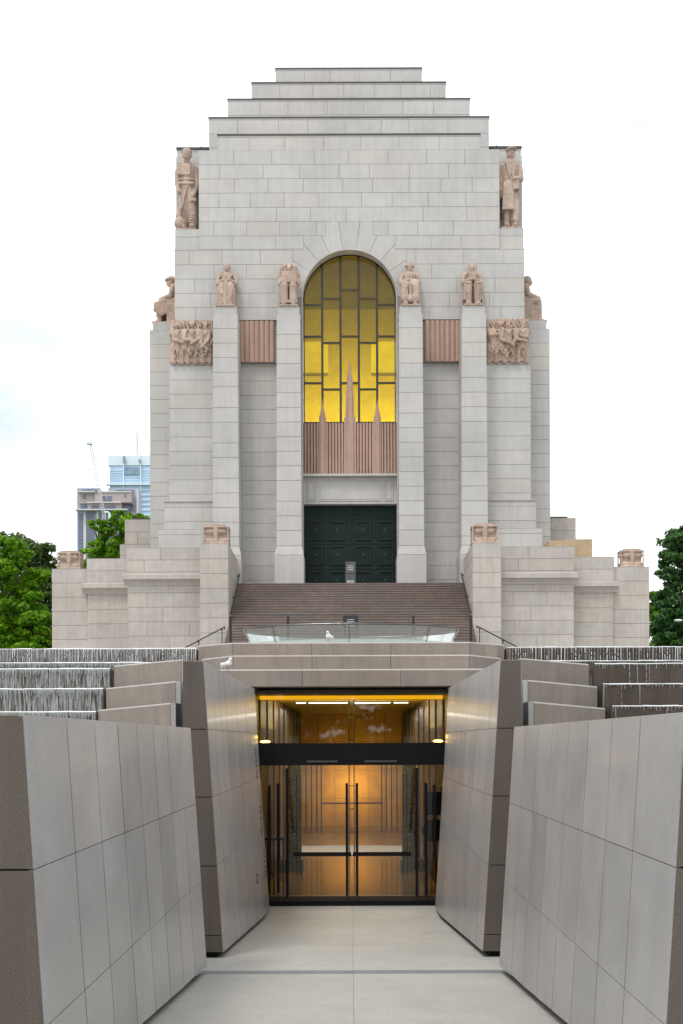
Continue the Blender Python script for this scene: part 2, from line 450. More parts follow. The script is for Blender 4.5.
# sides, back, shell
for sx in (-1, 1):
    x1 = sx*HX
    mb.box(x1, x1-sx*1.2, D0+0.7, BK, zRl+0.004, zA, 1)
    skin(mb, 'L' if sx < 0 else 'R', x1, D0, BK, zRl+0.004, zA)
    mb.box(sx*8.13, sx*(8.13-1.2), D0+0.7, BK-1.3, zA, zB-0.02, 1)
    skin(mb, 'L' if sx < 0 else 'R', sx*8.13, D0, D0+1.3, zA, zB)
mb.box(-HX, HX, BK-1.2, BK, 2, zA, 1)
mb.box(-8.13, 8.13, D0+0.7, BK-1.2, zB-0.6, zB-0.02, 1)   # roof slab under the tiers
o = mb.build('tower_wall', AM, mem)
tag(o, 'pale grey granite block wall around the arched window')

# moulded arch reveal
mb = MB()
n = 40
for (ra, rb, ya, yb) in ((AH-0.06, AH-0.002, D0-0.045, D0+0.72),):
    for i in range(n):
        a0, a1 = math.pi*i/n, math.pi*(i+1)/n
        p = [(ra*math.cos(a0), ZC+ra*math.sin(a0)), (rb*math.cos(a0), ZC+rb*math.sin(a0)), (rb*math.cos(a1), ZC+rb*math.sin(a1)), (ra*math.cos(a1), ZC+ra*math.sin(a1))]
        mb.prism(p, ya, yb, lambda a, b, n_: (a, n_, b), 0)
zsill = hz(473, D0)
for sx in (-1, 1):
    mb.box(sx*(AH-0.06), sx*(AH-0.002), D0-0.045, D0+0.72, zdoor, ZC, 0)
mb.build('arch_moulding', AZ, mem)

# shoulders (corner blocks with niches) -----------------
for sx in (-1, 1):
    mb = MB()
    xa, xb = sx*8.10, sx*hw(172.5, 55.4)
    x0, x1 = min(xa, xb), max(xa, xb)
    s_ = 'L' if sx < 0 else 'R'
    ashbox(mb, x0, x1, 55.4, BK-1.2, zA, hz(157, 55.4), 'F'+s_)           # niche back wall
    x2 = sx*hw(171.5, 56.4)
    ashbox(mb, min(sx*8.0, x2), max(sx*8.0, x2), 56.4, BK-1.5, hz(157, 55.4)+0.012, hz(149.5, 56.4), 'F'+s_)
    x3 = sx*hw(174, D0)
    ashbox(mb, min(sx*8.16, x3), max(sx*8.16, x3), D0+0.1, 55.4, zA, hz(228, D0), 'F'+s_)   # ledge carrying the statue
    mb.build('corner_block', AM, mem)

# roof tiers ---------------
tiers = [(130.7, 134.3, D0+0.02, zB), (139.5, 117, 55.6, zB), (120.5, 98.7, 56.9, None), (96.5, 82.2, 58.2, None), (72.7, 68, 59.5, None)]
zprev = zB - 0.02
for i, (hp, py, D, zb) in enumerate(tiers):
    mb = MB()
    h = hw(hp, D); zt = hz(py, D)
    back = 2*63.9 - D - (0 if i else 0)
    z0 = zB if zb else zprev
    ashbox(mb, -h, h, D, back if i else 55.5, z0, zt-0.16, 'FLR', zref=zt-0.16)
    mb.box(-h-0.03, h+0.03, D-0.03, (back if i else 55.5)+0.1, zt-0.145, zt-0.08, 0)
    mb.box(-h-0.055, h+0.055, D-0.055, (back if i else 55.5)+0.12, zt-0.078, zt, 2)
    if i: zprev = zt - 0.001
    else: zprev = zB
    mb.build('roof_tier', AM + [M['leadcap']], mem)
for sx in (-1, 1):
    mb = MB()
    x2 = hw(171.5, 56.4); zt = hz(149.5, 56.4)
    mb.box(sx*7.0, sx*(x2+0.06), 56.3, BK-1.6, zt+0.013, zt+0.11)
    for k in range(3):
        mb.box(sx*(7.85+k*0.22), sx*(7.97+k*0.22), 56.6, 56.9, zt+0.11, zt+0.2+0.06*k)
    mb.build('roof_flashing', M['leadcap'], mem)

# --- lower storey walls ---
mb = MB()
DL = 54.5
def wallpiece(xa, xb, D, z0, z1, sides='F', back=1.2, **kw):
    ashbox(mb, min(xa, xb), max(xa, xb), D, D+back, z0, z1, sides, **kw)
for sx in (-1, 1):
    s_ = 'L' if sx < 0 else 'R'
    wallpiece(sx*(AH+0.004), sx*hw(112, 53), DL, 2.0, zL, 'F', lmin=9, lmax=9)                      # between pillars
    wallpiece(sx*hw(112, 53), sx*hw(180.5, 54.2), 54.3, 2.0, zL, 'F'+s_, back=19.2, lmin=5, lmax=6)
    wallpiece(sx*6.2, sx*hw(185.5, 54.0), 54.02, 2.0, hz(501.5, 54.0), 'F'+s_, back=19.6, lmin=5, lmax=6)
    mb.box(sx*6.2, sx*(hw(185.5, 54)+.08), 53.94, 54.3, hz(501.5, 54)+0.014, hz(501.5, 54)+0.07)
    wallpiece(sx*6.2, sx*hw(191, 53.8), 53.7, 2.0, hz(529, 53.7), 'F'+s_, back=20, lmin=5, lmax=6)
    # backing of the relief and ribbed panels
    mb.box(sx*(AH+0.3), sx*9.7, 54.32, 55.2, zL+0.013, zRl-0.005, 1)
    skin(mb, s_, sx*9.7, 54.32, BK, zL+0.013, zRl)
mb.build('lower_wall', AM, mem)

# --- ribbed pink panels beside the pillars ---
for sx in (-1, 1):
    mb = MB()
    xa, xb = hw(75.5, 54), hw(111, 54)
    mb.box(sx*xa, sx*xb, 54.26, 54.318, zL+0.02, zRl-0.02)
    nr = 7; w = (xb-xa)/nr
    for k in range(nr):
        c = xa + (k+0.5)*w
        pts = [(c-w*0.495, 0.0), (c-w*0.40, 0.06), (c-w*0.15, 0.10), (c+w*0.15, 0.10), (c+w*0.40, 0.06), (c+w*0.495, 0.0)]
        mb.prism([(sx*a, b) for a, b in pts], zL+0.02, zRl-0.03, lambda a, b, n_: (a, 54.262-b, n_))
    o = mb.build('ribbed_panel', M['pink2'], mem)

# --- relief panels of carved figures ---
def relief(seed, cx, w, h, heads, arms):
    rng = random.Random(seed)
    m = MB()
    m.box(-w/2, w/2, -0.10, 0.30, 0, h)
    for k, (hx, hzz, tilt) in enumerate(heads):
        m.ell((hx, -0.10, hzz), (0.16, 0.17, 0.21)); m.ell((hx, -0.09, hzz+0.09), (0.20, 0.16, 0.12))
        m.ell((hx+0.02, -0.26, hzz-0.03), (0.035, 0.05, 0.05))
        m.cap((hx-0.30, -0.05, hzz-0.42), (hx+0.30, -0.05, hzz-0.42), 0.17, 0.17)
        m.cap((hx, -0.04, hzz-0.45), (hx+tilt, -0.06, 0.75), 0.30, 0.25)
        for q in (-1, 1):
            m.cap((hx+tilt+q*0.17, -0.06, 0.85), (hx+tilt+q*0.22, -0.04, 0.0), 0.17, 0.14)
        m.tube([(hx-0.18, -0.30, hzz-0.32), (hx+0.02, -0.34, hzz-0.6)], 0.035)
        m.tube([(hx+0.18, -0.30, hzz-0.32), (hx+0.02, -0.34, hzz-0.6)], 0.035)
    for (a, b, c_) in arms:
        m.cap(a, b, 0.12, 0.10); m.cap(b, c_, 0.10, 0.075); m.ell(c_, (0.10, 0.08, 0.08))
    for k in range(80):
        x = rng.uniform(-w/2+0.1, w/2-0.1); z = rng.uniform(0.05, h-0.2)
        dx = rng.uniform(-0.2, 0.2); dz = rng.uniform(0.15, 0.45)
        yy = -0.14-rng.uniform(0.06, 0.14)
        m.tube([(x, yy, z), (x+dx/2, yy-0.02, min(h-.05, z+dz/2)), (x+dx, yy, min(h-.05, z+dz))], rng.uniform(0.025, 0.05))
    return m
hR = zRl - zL - 0.0
rw = hw(43, 54)
for sx in (-1, 1):
    cx = sx*hw(158.7, 54)
    if sx < 0:
        heads = [(-0.78, hR-0.33, 0.05), (0.05, hR-0.31, -0.02), (0.76, hR-0.34, 0.03), (0.42, hR-0.30, 0.0), (-0.38, hR-0.31, 0.0)]
        arms = [((-1.0,-0.22,1.65),(-0.9,-0.3,1.1),(-0.45,-0.36,0.95)), ((-0.3,-0.22,1.6),(-0.35,-0.34,1.1),(0.1,-0.38,1.05)), ((0.35,-0.22,1.6),(0.45,-0.34,1.15),(0.05,-0.38,0.9)), ((1.0,-0.2,1.6),(0.95,-0.3,1.1),(0.6,-0.36,0.7)), ((0.6,-.25,1.4),(0.55,-.34,.9),(0.9,-.3,.6))]
    else:
        heads = [(-0.82, hR-0.34, 0.0), (0.0, hR-0.32, 0.05), (0.78, hR-0.31, 0.0), (-0.42, hR-0.36, 0.0)]
        arms = [((-0.32,-0.22,1.65),(-0.42,-0.32,1.05),(0.1,-0.38,0.85)), ((0.35,-0.22,1.6),(0.38,-0.34,1.1),(0.22,-0.38,0.75)), ((0.5,-0.22,1.6),(0.42,-0.34,1.1),(0.95,-0.38,0.95)), ((1.05,-0.2,1.6),(1.0,-0.3,1.2),(0.7,-0.36,1.25)), ((-1.05,-.2,1.6),(-1.0,-.32,1.3),(-0.6,-.34,1.35))]
    m = relief(5+sx, cx, rw, hR, heads, arms)
    o = sculpt(m, 'relief_panel', M['pink'], mem, 0.022, Matrix.Translation((cx, 54.25, zL+0.013)), 0)
    tag(o, 'carved pink relief of standing figures')

# --- pillars ---
DP = 53.0
def pillar(xa, xb, D, dback, ztop, zbot=None, flare=True, side=None):
    """front pillar between xa and xb, smaller cap block on top, flared base"""
    mb = MB()
    x0, x1 = min(xa, xb), max(xa, xb)
    zc = ztop - 0.42
    rng_c = random.uniform(0.7, 0.9)
    z = zc; k = 0
    b = zbot if zbot is not None else zdoor
    zf = b + hz(545, D) - hz(583, D)
    mb.box(x0+0.01, x1-0.01, D+0.01, dback, b-0.5, zc, 1)
    cx = (x0+x1)/2; hw0 = (x1-x0)/2
    while z > zf + 0.3:
        h = random.choice([0.775, 0.775, 0.775, 1.1, 0.775])
        zb = max(z-h, zf)
        if zb - zf < 0.35: zb = zf
        t0 = (zc-z)/(zc-zf)*0.05; t1 = (zc-zb)/(zc-zf)*0.05
        a, c = hw0+t0, hw0+t1
        mb.hexa([(cx-c, D-T-t1, zb+G), (cx+c, D-T-t1, zb+G), (cx+c, dback, zb+G), (cx-c, dback, zb+G),
                 (cx-a, D-T-t0, z-G), (cx+a, D-T-t0, z-G), (cx+a, dback, z-G), (cx-a, dback, z-G)], 0)
        z = zb; k += 1
    c = hw0+0.05; e = hw0+0.15
    if flare:
        mb.hexa([(cx-e, D-0.2, zf-0.5), (cx+e, D-0.2, zf-0.5), (cx+e, dback, zf-0.5), (cx-e, dback, zf-0.5),
                 (cx-c, D-T-0.05, zf-0.01), (cx+c, D-T-0.05, zf-0.01), (cx+c, dback, zf-0.01), (cx-c, dback, zf-0.01)], 0)
        mb.box(cx-e, cx+e, D-0.2, dback, b-0.4, zf-0.515, 0)
    mb.box(cx-hw0+0.06, cx+hw0-0.06, D+0.06, dback, zc+0.012, ztop, 0)
    mb.box(cx-hw0+0.07, cx+hw0-0.07, D+0.07, dback, zc-0.01, zc+0.02, 1)
    return mb.build('pillar', AM, mem)
ztopP = hz(305.6, DP)
for (a, b) in ((49.5, 72.8), (112, 136.5)):
    for sx in (-1, 1):
        pillar(sx*hw(a, DP), sx*hw(b, DP), DP, 54.6 if a < 100 else 54.4, ztopP)
# side pillars (flanks)
zs = hz(321, 56.1)
for sx in (-1, 1):
    for yc in (56.8, 60.2, 66.9, 70.3):
        mb = MB()
        xo = sx*hw(199.5, 56.1); xi = sx*9.7
        ashbox(mb, min(xi, xo), max(xi, xo), yc-0.7, yc+0.7, 2.0, zs-0.5, 'FLR', zref=zs-0.5)
        xo2 = sx*hw(197, 56.1)
        mb.box(min(xi, xo2), max(xi, xo2), yc-0.64, yc+0.64, zs-0.48, zs, 0)
        mb.build('pillar', AM, mem)

# --- arched window: amber panes, bars, spires ---
win = MB()
GY = D0+0.55
def inside_arch(x): return ZC + math.sqrt(max((AH-0.06)**2 - x*x, 0))
cols = [-2.52, -1.53, -0.52, 0.47, 1.46, 2.52]
cols = [-2.52, -1.50, -0.50, 0.50, 1.50, 2.52]
zr = lambda py: hz(py, GY)
rows = {0: [305.2, 336.7, 383.2, 423], 1: [299, 343, 389.5, 423], 2: [290.2, 336.7, 383.2, 423]}
rows[3] = rows[1]; rows[4] = rows[0]
frame = MB()
winroot = MB()
zgl = zr(423)
panes = MB()
for c in range(5):
    xa, xb = cols[c], cols[c+1]
    zs_ = [zr(p) for p in rows[c]]
    lv = [None] + zs_
    for i in range(len(zs_)):
        zt = None if i == 0 else zs_[i-1]
        zb = zs_[i]
        if zt is None:
            n = 12
            top = [(xb + (xa-xb)*k/n, inside_arch(xb + (xa-xb)*k/n)) for k in range(n+1)]
            pts = [(xa, zb), (xb, zb)] + top
            if abs(top[-1][1]-zb) < 1e-3: pts = pts[:-1]
        else: pts = [(xa, zb), (xb, zb), (xb, zt), (xa, zt)]
        panes.prism(pts, GY, GY+0.012, lambda a, b, n_: (a, n_, b))
    for z in zs_:
        frame.box(xa, xb, GY-0.05, GY+0.05, z-0.05, z+0.05)
for x in cols[1:-1]:
    frame.box(x-0.06, x+0.06, GY-0.06, GY+0.06, zgl, inside_arch(x))
for sx in (-1, 1):
    frame.box(sx*2.46, sx*2.52, GY-0.06, GY+0.06, zgl, ZC)
n = 36
for i in range(n):
    a0, a1 = math.pi*i/n, math.pi*(i+1)/n
    ra, rb = AH-0.13, AH-0.06
    p = [(ra*math.cos(a0), ZC+ra*math.sin(a0)), (rb*math.cos(a0), ZC+rb*math.sin(a0)), (rb*math.cos(a1), ZC+rb*math.sin(a1)), (ra*math.cos(a1), ZC+ra*math.sin(a1))]
    frame.prism(p, GY-0.06, GY+0.06, lambda a, b, n_: (a, n_, b))
fw = frame.build('window', M['metal'], mem); tag(fw, 'arched window of yellow glass panes in dark bars')
p_ = panes.build('glazing', M['amberglass'], fw)
zs0 = hz(474, D0)
# ribbed screen and spires
rb = MB()
rb.box(-2.545, 2.545, GY-0.02, GY+0.1, zs0, zgl+0.02, 1)
nr = 30; w = 5.04/nr
for k in range(nr):
    c = -2.52 + (k+0.5)*w
    pts = [(c-w*0.42, 0), (c-w*0.25, 0.07), (c+w*0.25, 0.07), (c+w*0.42, 0)]
    rb.prism(pts, zs0, zgl-0.02, lambda a, b, n_: (a, GY-0.02-b, n_), 0)
rb.build('rib_screen', [M['pink2'], plain('dark_rib_gap', (0.10, 0.05, 0.035), 0.8)], fw)
def spire(cx, prof, dep):
    m = MB()
    for (z0, z1, h0, h1) in prof:
        d0, d1 = dep*min(1, h0/0.25), dep*min(1, h1/0.25)
        for (q0, q1, ex) in ((h0, h1, 0.0), (h0*0.55, h1*0.55, 0.07)):
            m.hexa([(cx-q0, GY-0.12-ex, z0), (cx+q0, GY-0.12-ex, z0), (cx+q0, GY+0.02+ex*.2, z0), (cx-q0, GY+0.02+ex*.2, z0),
                    (cx-q1, GY-0.12-ex, z1), (cx+q1, GY-0.12-ex, z1), (cx+q1, GY+0.02+ex*.2, z1), (cx-q1, GY+0.02+ex*.2, z1)])
    m.build('spire', M['pink2'], fw)
Z = zr
spire(0, [(zs0, Z(418), .34, .32), (Z(418), Z(394), .24, .22), (Z(394), Z(377), .165, .15), (Z(377), Z(359), .11, .006)], .3)
for sx in (-1, 1):
    spire(sx*1.5, [(zs0, Z(417), .20, .19), (Z(417), Z(412), .15, .11), (Z(412), Z(400), .09, .006)], .2)

# sill, transom panels, door -----------
mb = MB()
mb.box(-AH, AH, D0-0.02, D0+0.7, zs0-0.10, zs0+0.02)
zh = hz(503, D0)
mb.box(-2.53, 2.53, D0+0.30, D0+0.75, zh, zs0-0.10)
for (a, b) in ((-2.35, -1.85), (-1.72, 1.72), (1.85, 2.35)):
    for (f, dd) in ((0.0, 0.05), (0.10, 0.02)):
        x0, x1, z0, z1 = a+f, b-f, zh+0.18+f, zs0-0.25-f
        for (p, q, r_, s_) in ((x0, x1, z1-0.04, z1), (x0, x1, z0, z0+0.04), (x0, x0+0.04, z0+.04, z1-.04), (x1-0.04, x1, z0+.04, z1-.04)):
            mb.box(p, q, D0+0.30-dd, D0+0.30+0.01, r_, s_)
mb.box(-2.53, 2.53, D0+0.22, D0+0.3, zh, zh+0.10)
mb.build('door_lintel', AZ, mem)
DD = D0+0.62
db = MB(); db.box(-2.52, 2.52, DD, DD+0.15, zdoor, zh)
dr = db.build('door', M['door'], mem); tag(dr, 'dark green bronze door with relief panels')
pcol = [-1.93, -0.72, 0.72, 1.93]
for ri, zc_ in enumerate([zdoor+0.45, zdoor+1.85, zdoor+3.2]):
    for cx_ in pcol:
        m = MB()
        w2, h2 = 0.42, 0.52
        for (a, b, c_, d_) in ((-w2, w2, h2-.06, h2), (-w2, w2, -h2, -h2+.06), (-w2, -w2+.06, -h2+.06, h2-.06), (w2-.06, w2, -h2+.06, h2-.06)):
            m.box(cx_+a, cx_+b, DD-0.06, DD+0.01, zc_+c_, zc_+d_)
        m.ell((cx_, DD, zc_), (.14, .03, .14), 10, 6)
        for k in range(6):
            an = k*math.pi/3+ri*.3
            m.ell((cx_+.22*math.cos(an), DD, zc_+.22*math.sin(an)), (.06, .025, .06), 6, 4)
        if zc_+h2 < zh: m.build('door_panel', M['door2'], dr)
m = MB()
m.box(-0.03, 0.03, DD-0.05, DD+0.01, zdoor, zh); 
for z in (zdoor+1.15, zdoor+2.52, zdoor+3.9): m.box(-2.4, 2.4, DD-0.03, DD+0.01, z-0.03, z+0.03)
for x in (-1.33, 1.33): m.box(x-.03, x+.03, DD-.035, DD+.01, zdoor, zh)
m.build('door_rail', M['door2'], dr)

# terrace at the door + vents
m = MB(); m.box(-7.2, 7.2, 52.72, 54.6, zdoor-0.5, zdoor-0.005)
m.build('terrace_slab', M['steps'], mem)
for sx in (-1, 1):
    m = MB(); m.box(sx*4.9, sx*5.3, 54.30, 54.46, zdoor, zdoor+0.26)
    for k in range(4): m.box(sx*4.92, sx*5.28, 54.28, 54.30, zdoor+.03+k*.06, zdoor+.05+k*.06)
    m.build('vent', M['blackmetal'], mem)

# --- hall inside, seen through the amber glass ---
m = MB()
m.box(-6.6, 6.6, 55.3, 72.3, 15.0, 15.1); m.box(-6.6, 6.6, 55.3, 72.3, 31.2, 31.3, 1)
m.box(-6.7, -6.6, 55.3, 72.3, 15, 31.3); m.box(6.6, 6.7, 55.3, 72.3, 15, 31.3)
yb = 72.3
# back wall with two tall openings glazed in the same glass
for (a, b, c_, d_) in ((-6.6, -3.4, 15, 31.2), (3.4, 6.6, 15, 31.2), (-1.55, 1.55, 15, 31.2), (-3.4, -1.55, 15, 26.4), (1.55, 3.4, 15, 26.4), (-3.4, -1.55, 28.9, 31.2), (1.55, 3.4, 28.9, 31.2)):
    m.box(a, b, yb, yb+0.15, c_, d_)
m.box(-6.6, -AH-.05, 55.2, 55.3, 15, 31.3); m.box(6.6, AH+.05, 55.2, 55.3, 15, 31.3)
m.build('hall_interior', [M['hallwall'], plain('dimmed_hall_ceiling', (.13,.125,.12), .9)], mem)  # ceiling colour darkened to paint the dimness of the upper hall
dayl = lampmat('daylit_far_window', (1.0, 0.97, 0.85), 1.05)
for sx in (-1, 1):
    m = MB(); m.box(sx*1.55, sx*3.4, yb+0.3, yb+0.32, 26.4, 28.9)
    m.build('hall_window', dayl, mem)

# ================================================================== PODIUM
pod = empty('podium', (0, 50, 2.0), 'low pale stone podium with cornices and corner piers around the foot of the memorial', 'podium')
KW = dict(course=0.72, zref=9.6, lmin=1.6, lmax=2.6)
def cornice(m, x0, x1, y, z0, z1):
    """projecting lip with a cavetto beneath, profile in (out, z)"""
    h = z1-z0
    prof = [(-.02, 0), (0.06, 0.0), (0.10, h*.2), (0.22, h*.42), (0.34, h*.5), (0.34, h*.92), (0.30, h), (-.02, h)]
    m.prism([(-b, a) for b, a in prof], x0, x1, lambda a, b, n_: (n_, y+a, z0+b))
for sx in (-1, 1):
    s_ = 'L' if sx < 0 else 'R'
    def bx(m, a, b, y0, y1, z0, z1, sides='F'+s_, **kw):
        k = dict(KW); k.update(kw)
        ashbox(m, min(sx*a, sx*b), max(sx*a, sx*b), y0, y1, z0, z1, sides, **k)
    # inner bay
    m = MB(); D = 50.0
    bx(m, 7.3, hw(222.5, D), D, 54.0, 2.0, hz(584, D)+0.2)
    zz = hz(574, D)
    bx(m, 7.3, hw(223, D), D-0.05, 53.7, zz+0.01, hz(547.6, D), zref=hz(547.6, D), course=0.6)
    cornice(m, sx*7.3, sx*(hw(226, D)), D, hz(585, D), zz)
    m.box(sx*7.3, sx*hw(222, D), 50.5, 60, 2.0, 8.9, 0)
    m.build('podium_wall', LM, pod)
    # outer bay
    m = MB(); D = 50.85
    bx(m, hw(222, 50)-.3, hw(262, D), D, 60.0, 2.0, hz(592, D)+0.15)
    zz = hz(583, D)
    bx(m, hw(222, 50)-.3, hw(263, D), D-0.04, 60.0, zz+0.01, hz(558, D), zref=hz(558, D), course=0.62)
    cornice(m, sx*(hw(222, 50)-.3), sx*(hw(267, D)), D, hz(593, D), zz)
    m.build('podium_wall', LM, pod)
    # end pier
    m = MB(); D = 51.0
    bx(m, hw(262, D), hw(298, D), D, 53.2, 2.0, hz(568, D), 'F'+('R' if sx > 0 else 'L'), zref=hz(568, D), lmin=1.2, lmax=1.9)
    bx(m, hw(264, D), hw(296, D), 53.2, 66, 2.0, hz(575, D), zref=hz(568, D))
    m.build('end_pier', LM, pod)
    # stair pedestal with its cheek running back to the tower
    m = MB(); D = 48.6
    x0, x1 = 5.96, hw(150, D)
    bx(m, x0, x1, D, D+1.5, 2.0, hz(543.5, D), 'FLR', zref=hz(543.5, D))
    bx(m, x0+.03, x1-.03, D+1.5, 53.6, 2.0, hz(543.5, D), 'LR', zref=hz(543.5, D))
    m.build('stair_pedestal', LM, pod)
    # upper rear block on the side
    m = MB()
    bx(m, 9.9, hw(225, 59), 59, 68, 2.0, hz(519, 59), zref=hz(519, 59))
    bx(m, 9.9, hw(225, 59)+.25, 58.8, 68.4, 2.0, hz(519, 59)-1.5, zref=hz(519, 59))
    m.box(sx*10, sx*(hw(218, 59)), 59.2, 67, hz(519, 59)+.013, hz(516.5, 59), 2)
    m.build('rear_block', LM + [M['leadcap']], pod)

# carved caps on the piers
def carved_cap(x, y, z, w, h, label):
    r = empty('carved_cap', (x, y, z), label, 'carved stone', 'carved pink stone caps on the podium piers')
    m = MB()
    hw_ = w/2; d = w*0.28
    m.box(-hw_, hw_, -d, d, 0, h*0.10)
    for a in (-1, 1):
        for b in (-1, 1): m.box(a*hw_*0.98, a*hw_*0.86, b*d*.98, b*d*.84, h*.08, h*.93)
    m.box(-hw_*.86, hw_*.86, -d*.5, d*.5, h*.08, h*.9)
    m.box(-hw_*.99, hw_*.99, -d*.99, d*.99, h*.88, h*.97)
    for b in (-1, 1):
        m.cap((-hw_*.60, b*d*.45, h*.70), (hw_*.60, b*d*.45, h*.70), h*.17, h*.17)
        m.cap((-hw_*.66, b*d*.5, h*.20), (hw_*.66, b*d*.5, h*.20), h*.13, h*.13)
        m.cap((b*hw_*.74, -d*.3, h*.70), (b*hw_*.74, d*.3, h*.70), h*.15, h*.15)
        m.cap((b*hw_*.78, -d*.4, h*.22), (b*hw_*.78, d*.4, h*.22), h*.12, h*.12)
    m.box(-hw_*.16, hw_*.16, -d*1.06, d*1.06, h*.42, h*.93)
    m.box(-hw_*.14, hw_*.14, -d*1.01, d*1.01, h*.05, h*.45)
    sculpt(m, 'carved_block', M['pink'], r, 0.03, Matrix.Translation((x, y, z)), 1)
    m = MB()
    m.prism([(-hw_*.8, h*.97), (hw_*.8, h*.97), (hw_*.66, h*1.07), (-hw_*.66, h*1.07)], y-d*.8, y+d*.8, lambda a, b, n_: (x+a, n_, z+b))
    m.build('lid', M['pink'], r)
    return r
for sx, nm in ((-1, 'left'), (1, 'right')):
    carved_cap(sx*hw(135.0, 48.6), 49.05, hz(543.5, 48.6)+.012, 1.3, .92, 'carved pink stone cap on the pedestal at the %s end of the brown steps' % nm)
    carved_cap(sx*hw(282.5, 51.0), 51.45, hz(568, 51.0)+.012, 1.22, .90, 'carved pink stone cap on the far %s end pier beside the trees' % nm)

# plywood hoarding on the right
m = MB()
for k in range(3):
    m.box(10.45+k*.76, 10.45+k*.76+.75, 52.6, 53.9, 9.0, hz(540, 52.6)-(0.06 if k == 0 else 0))
o = m.build('plywood_box', M['ply']); tag(o, 'tan plywood hoarding box on the right side of the podium', 'hoarding')

# ================================================================== STAIRS
m = MB()
zt = zdoor; y = 52.70; k = 0
rng = random.Random(3)
while zt > 2.15:
    cuts = [-5.93]
    u = -5.93 + rng.uniform(0.5, 1.9)
    while u < 5.5: cuts.append(u); u += rng.uniform(1.6, 2.2)
    cuts.append(5.93)
    for a, b in zip(cuts[:-1], cuts[1:]):
        m.box(a+.006, b-.006, y-.03, y+.32, zt-.05, zt-.004)         # tread slab with nosing
        m.box(a+.006, b-.006, y, y+.3, zt-.158, zt-.054)            # riser
    m.box(-5.93, 5.93, y+0.012, y+1.2, zt-.6, zt-.06, 1)
    zt -= 0.165; y -= 0.262; k += 1
o = m.build('steps', [M['steps'], M['mortar']]); tag(o, kind='structure')

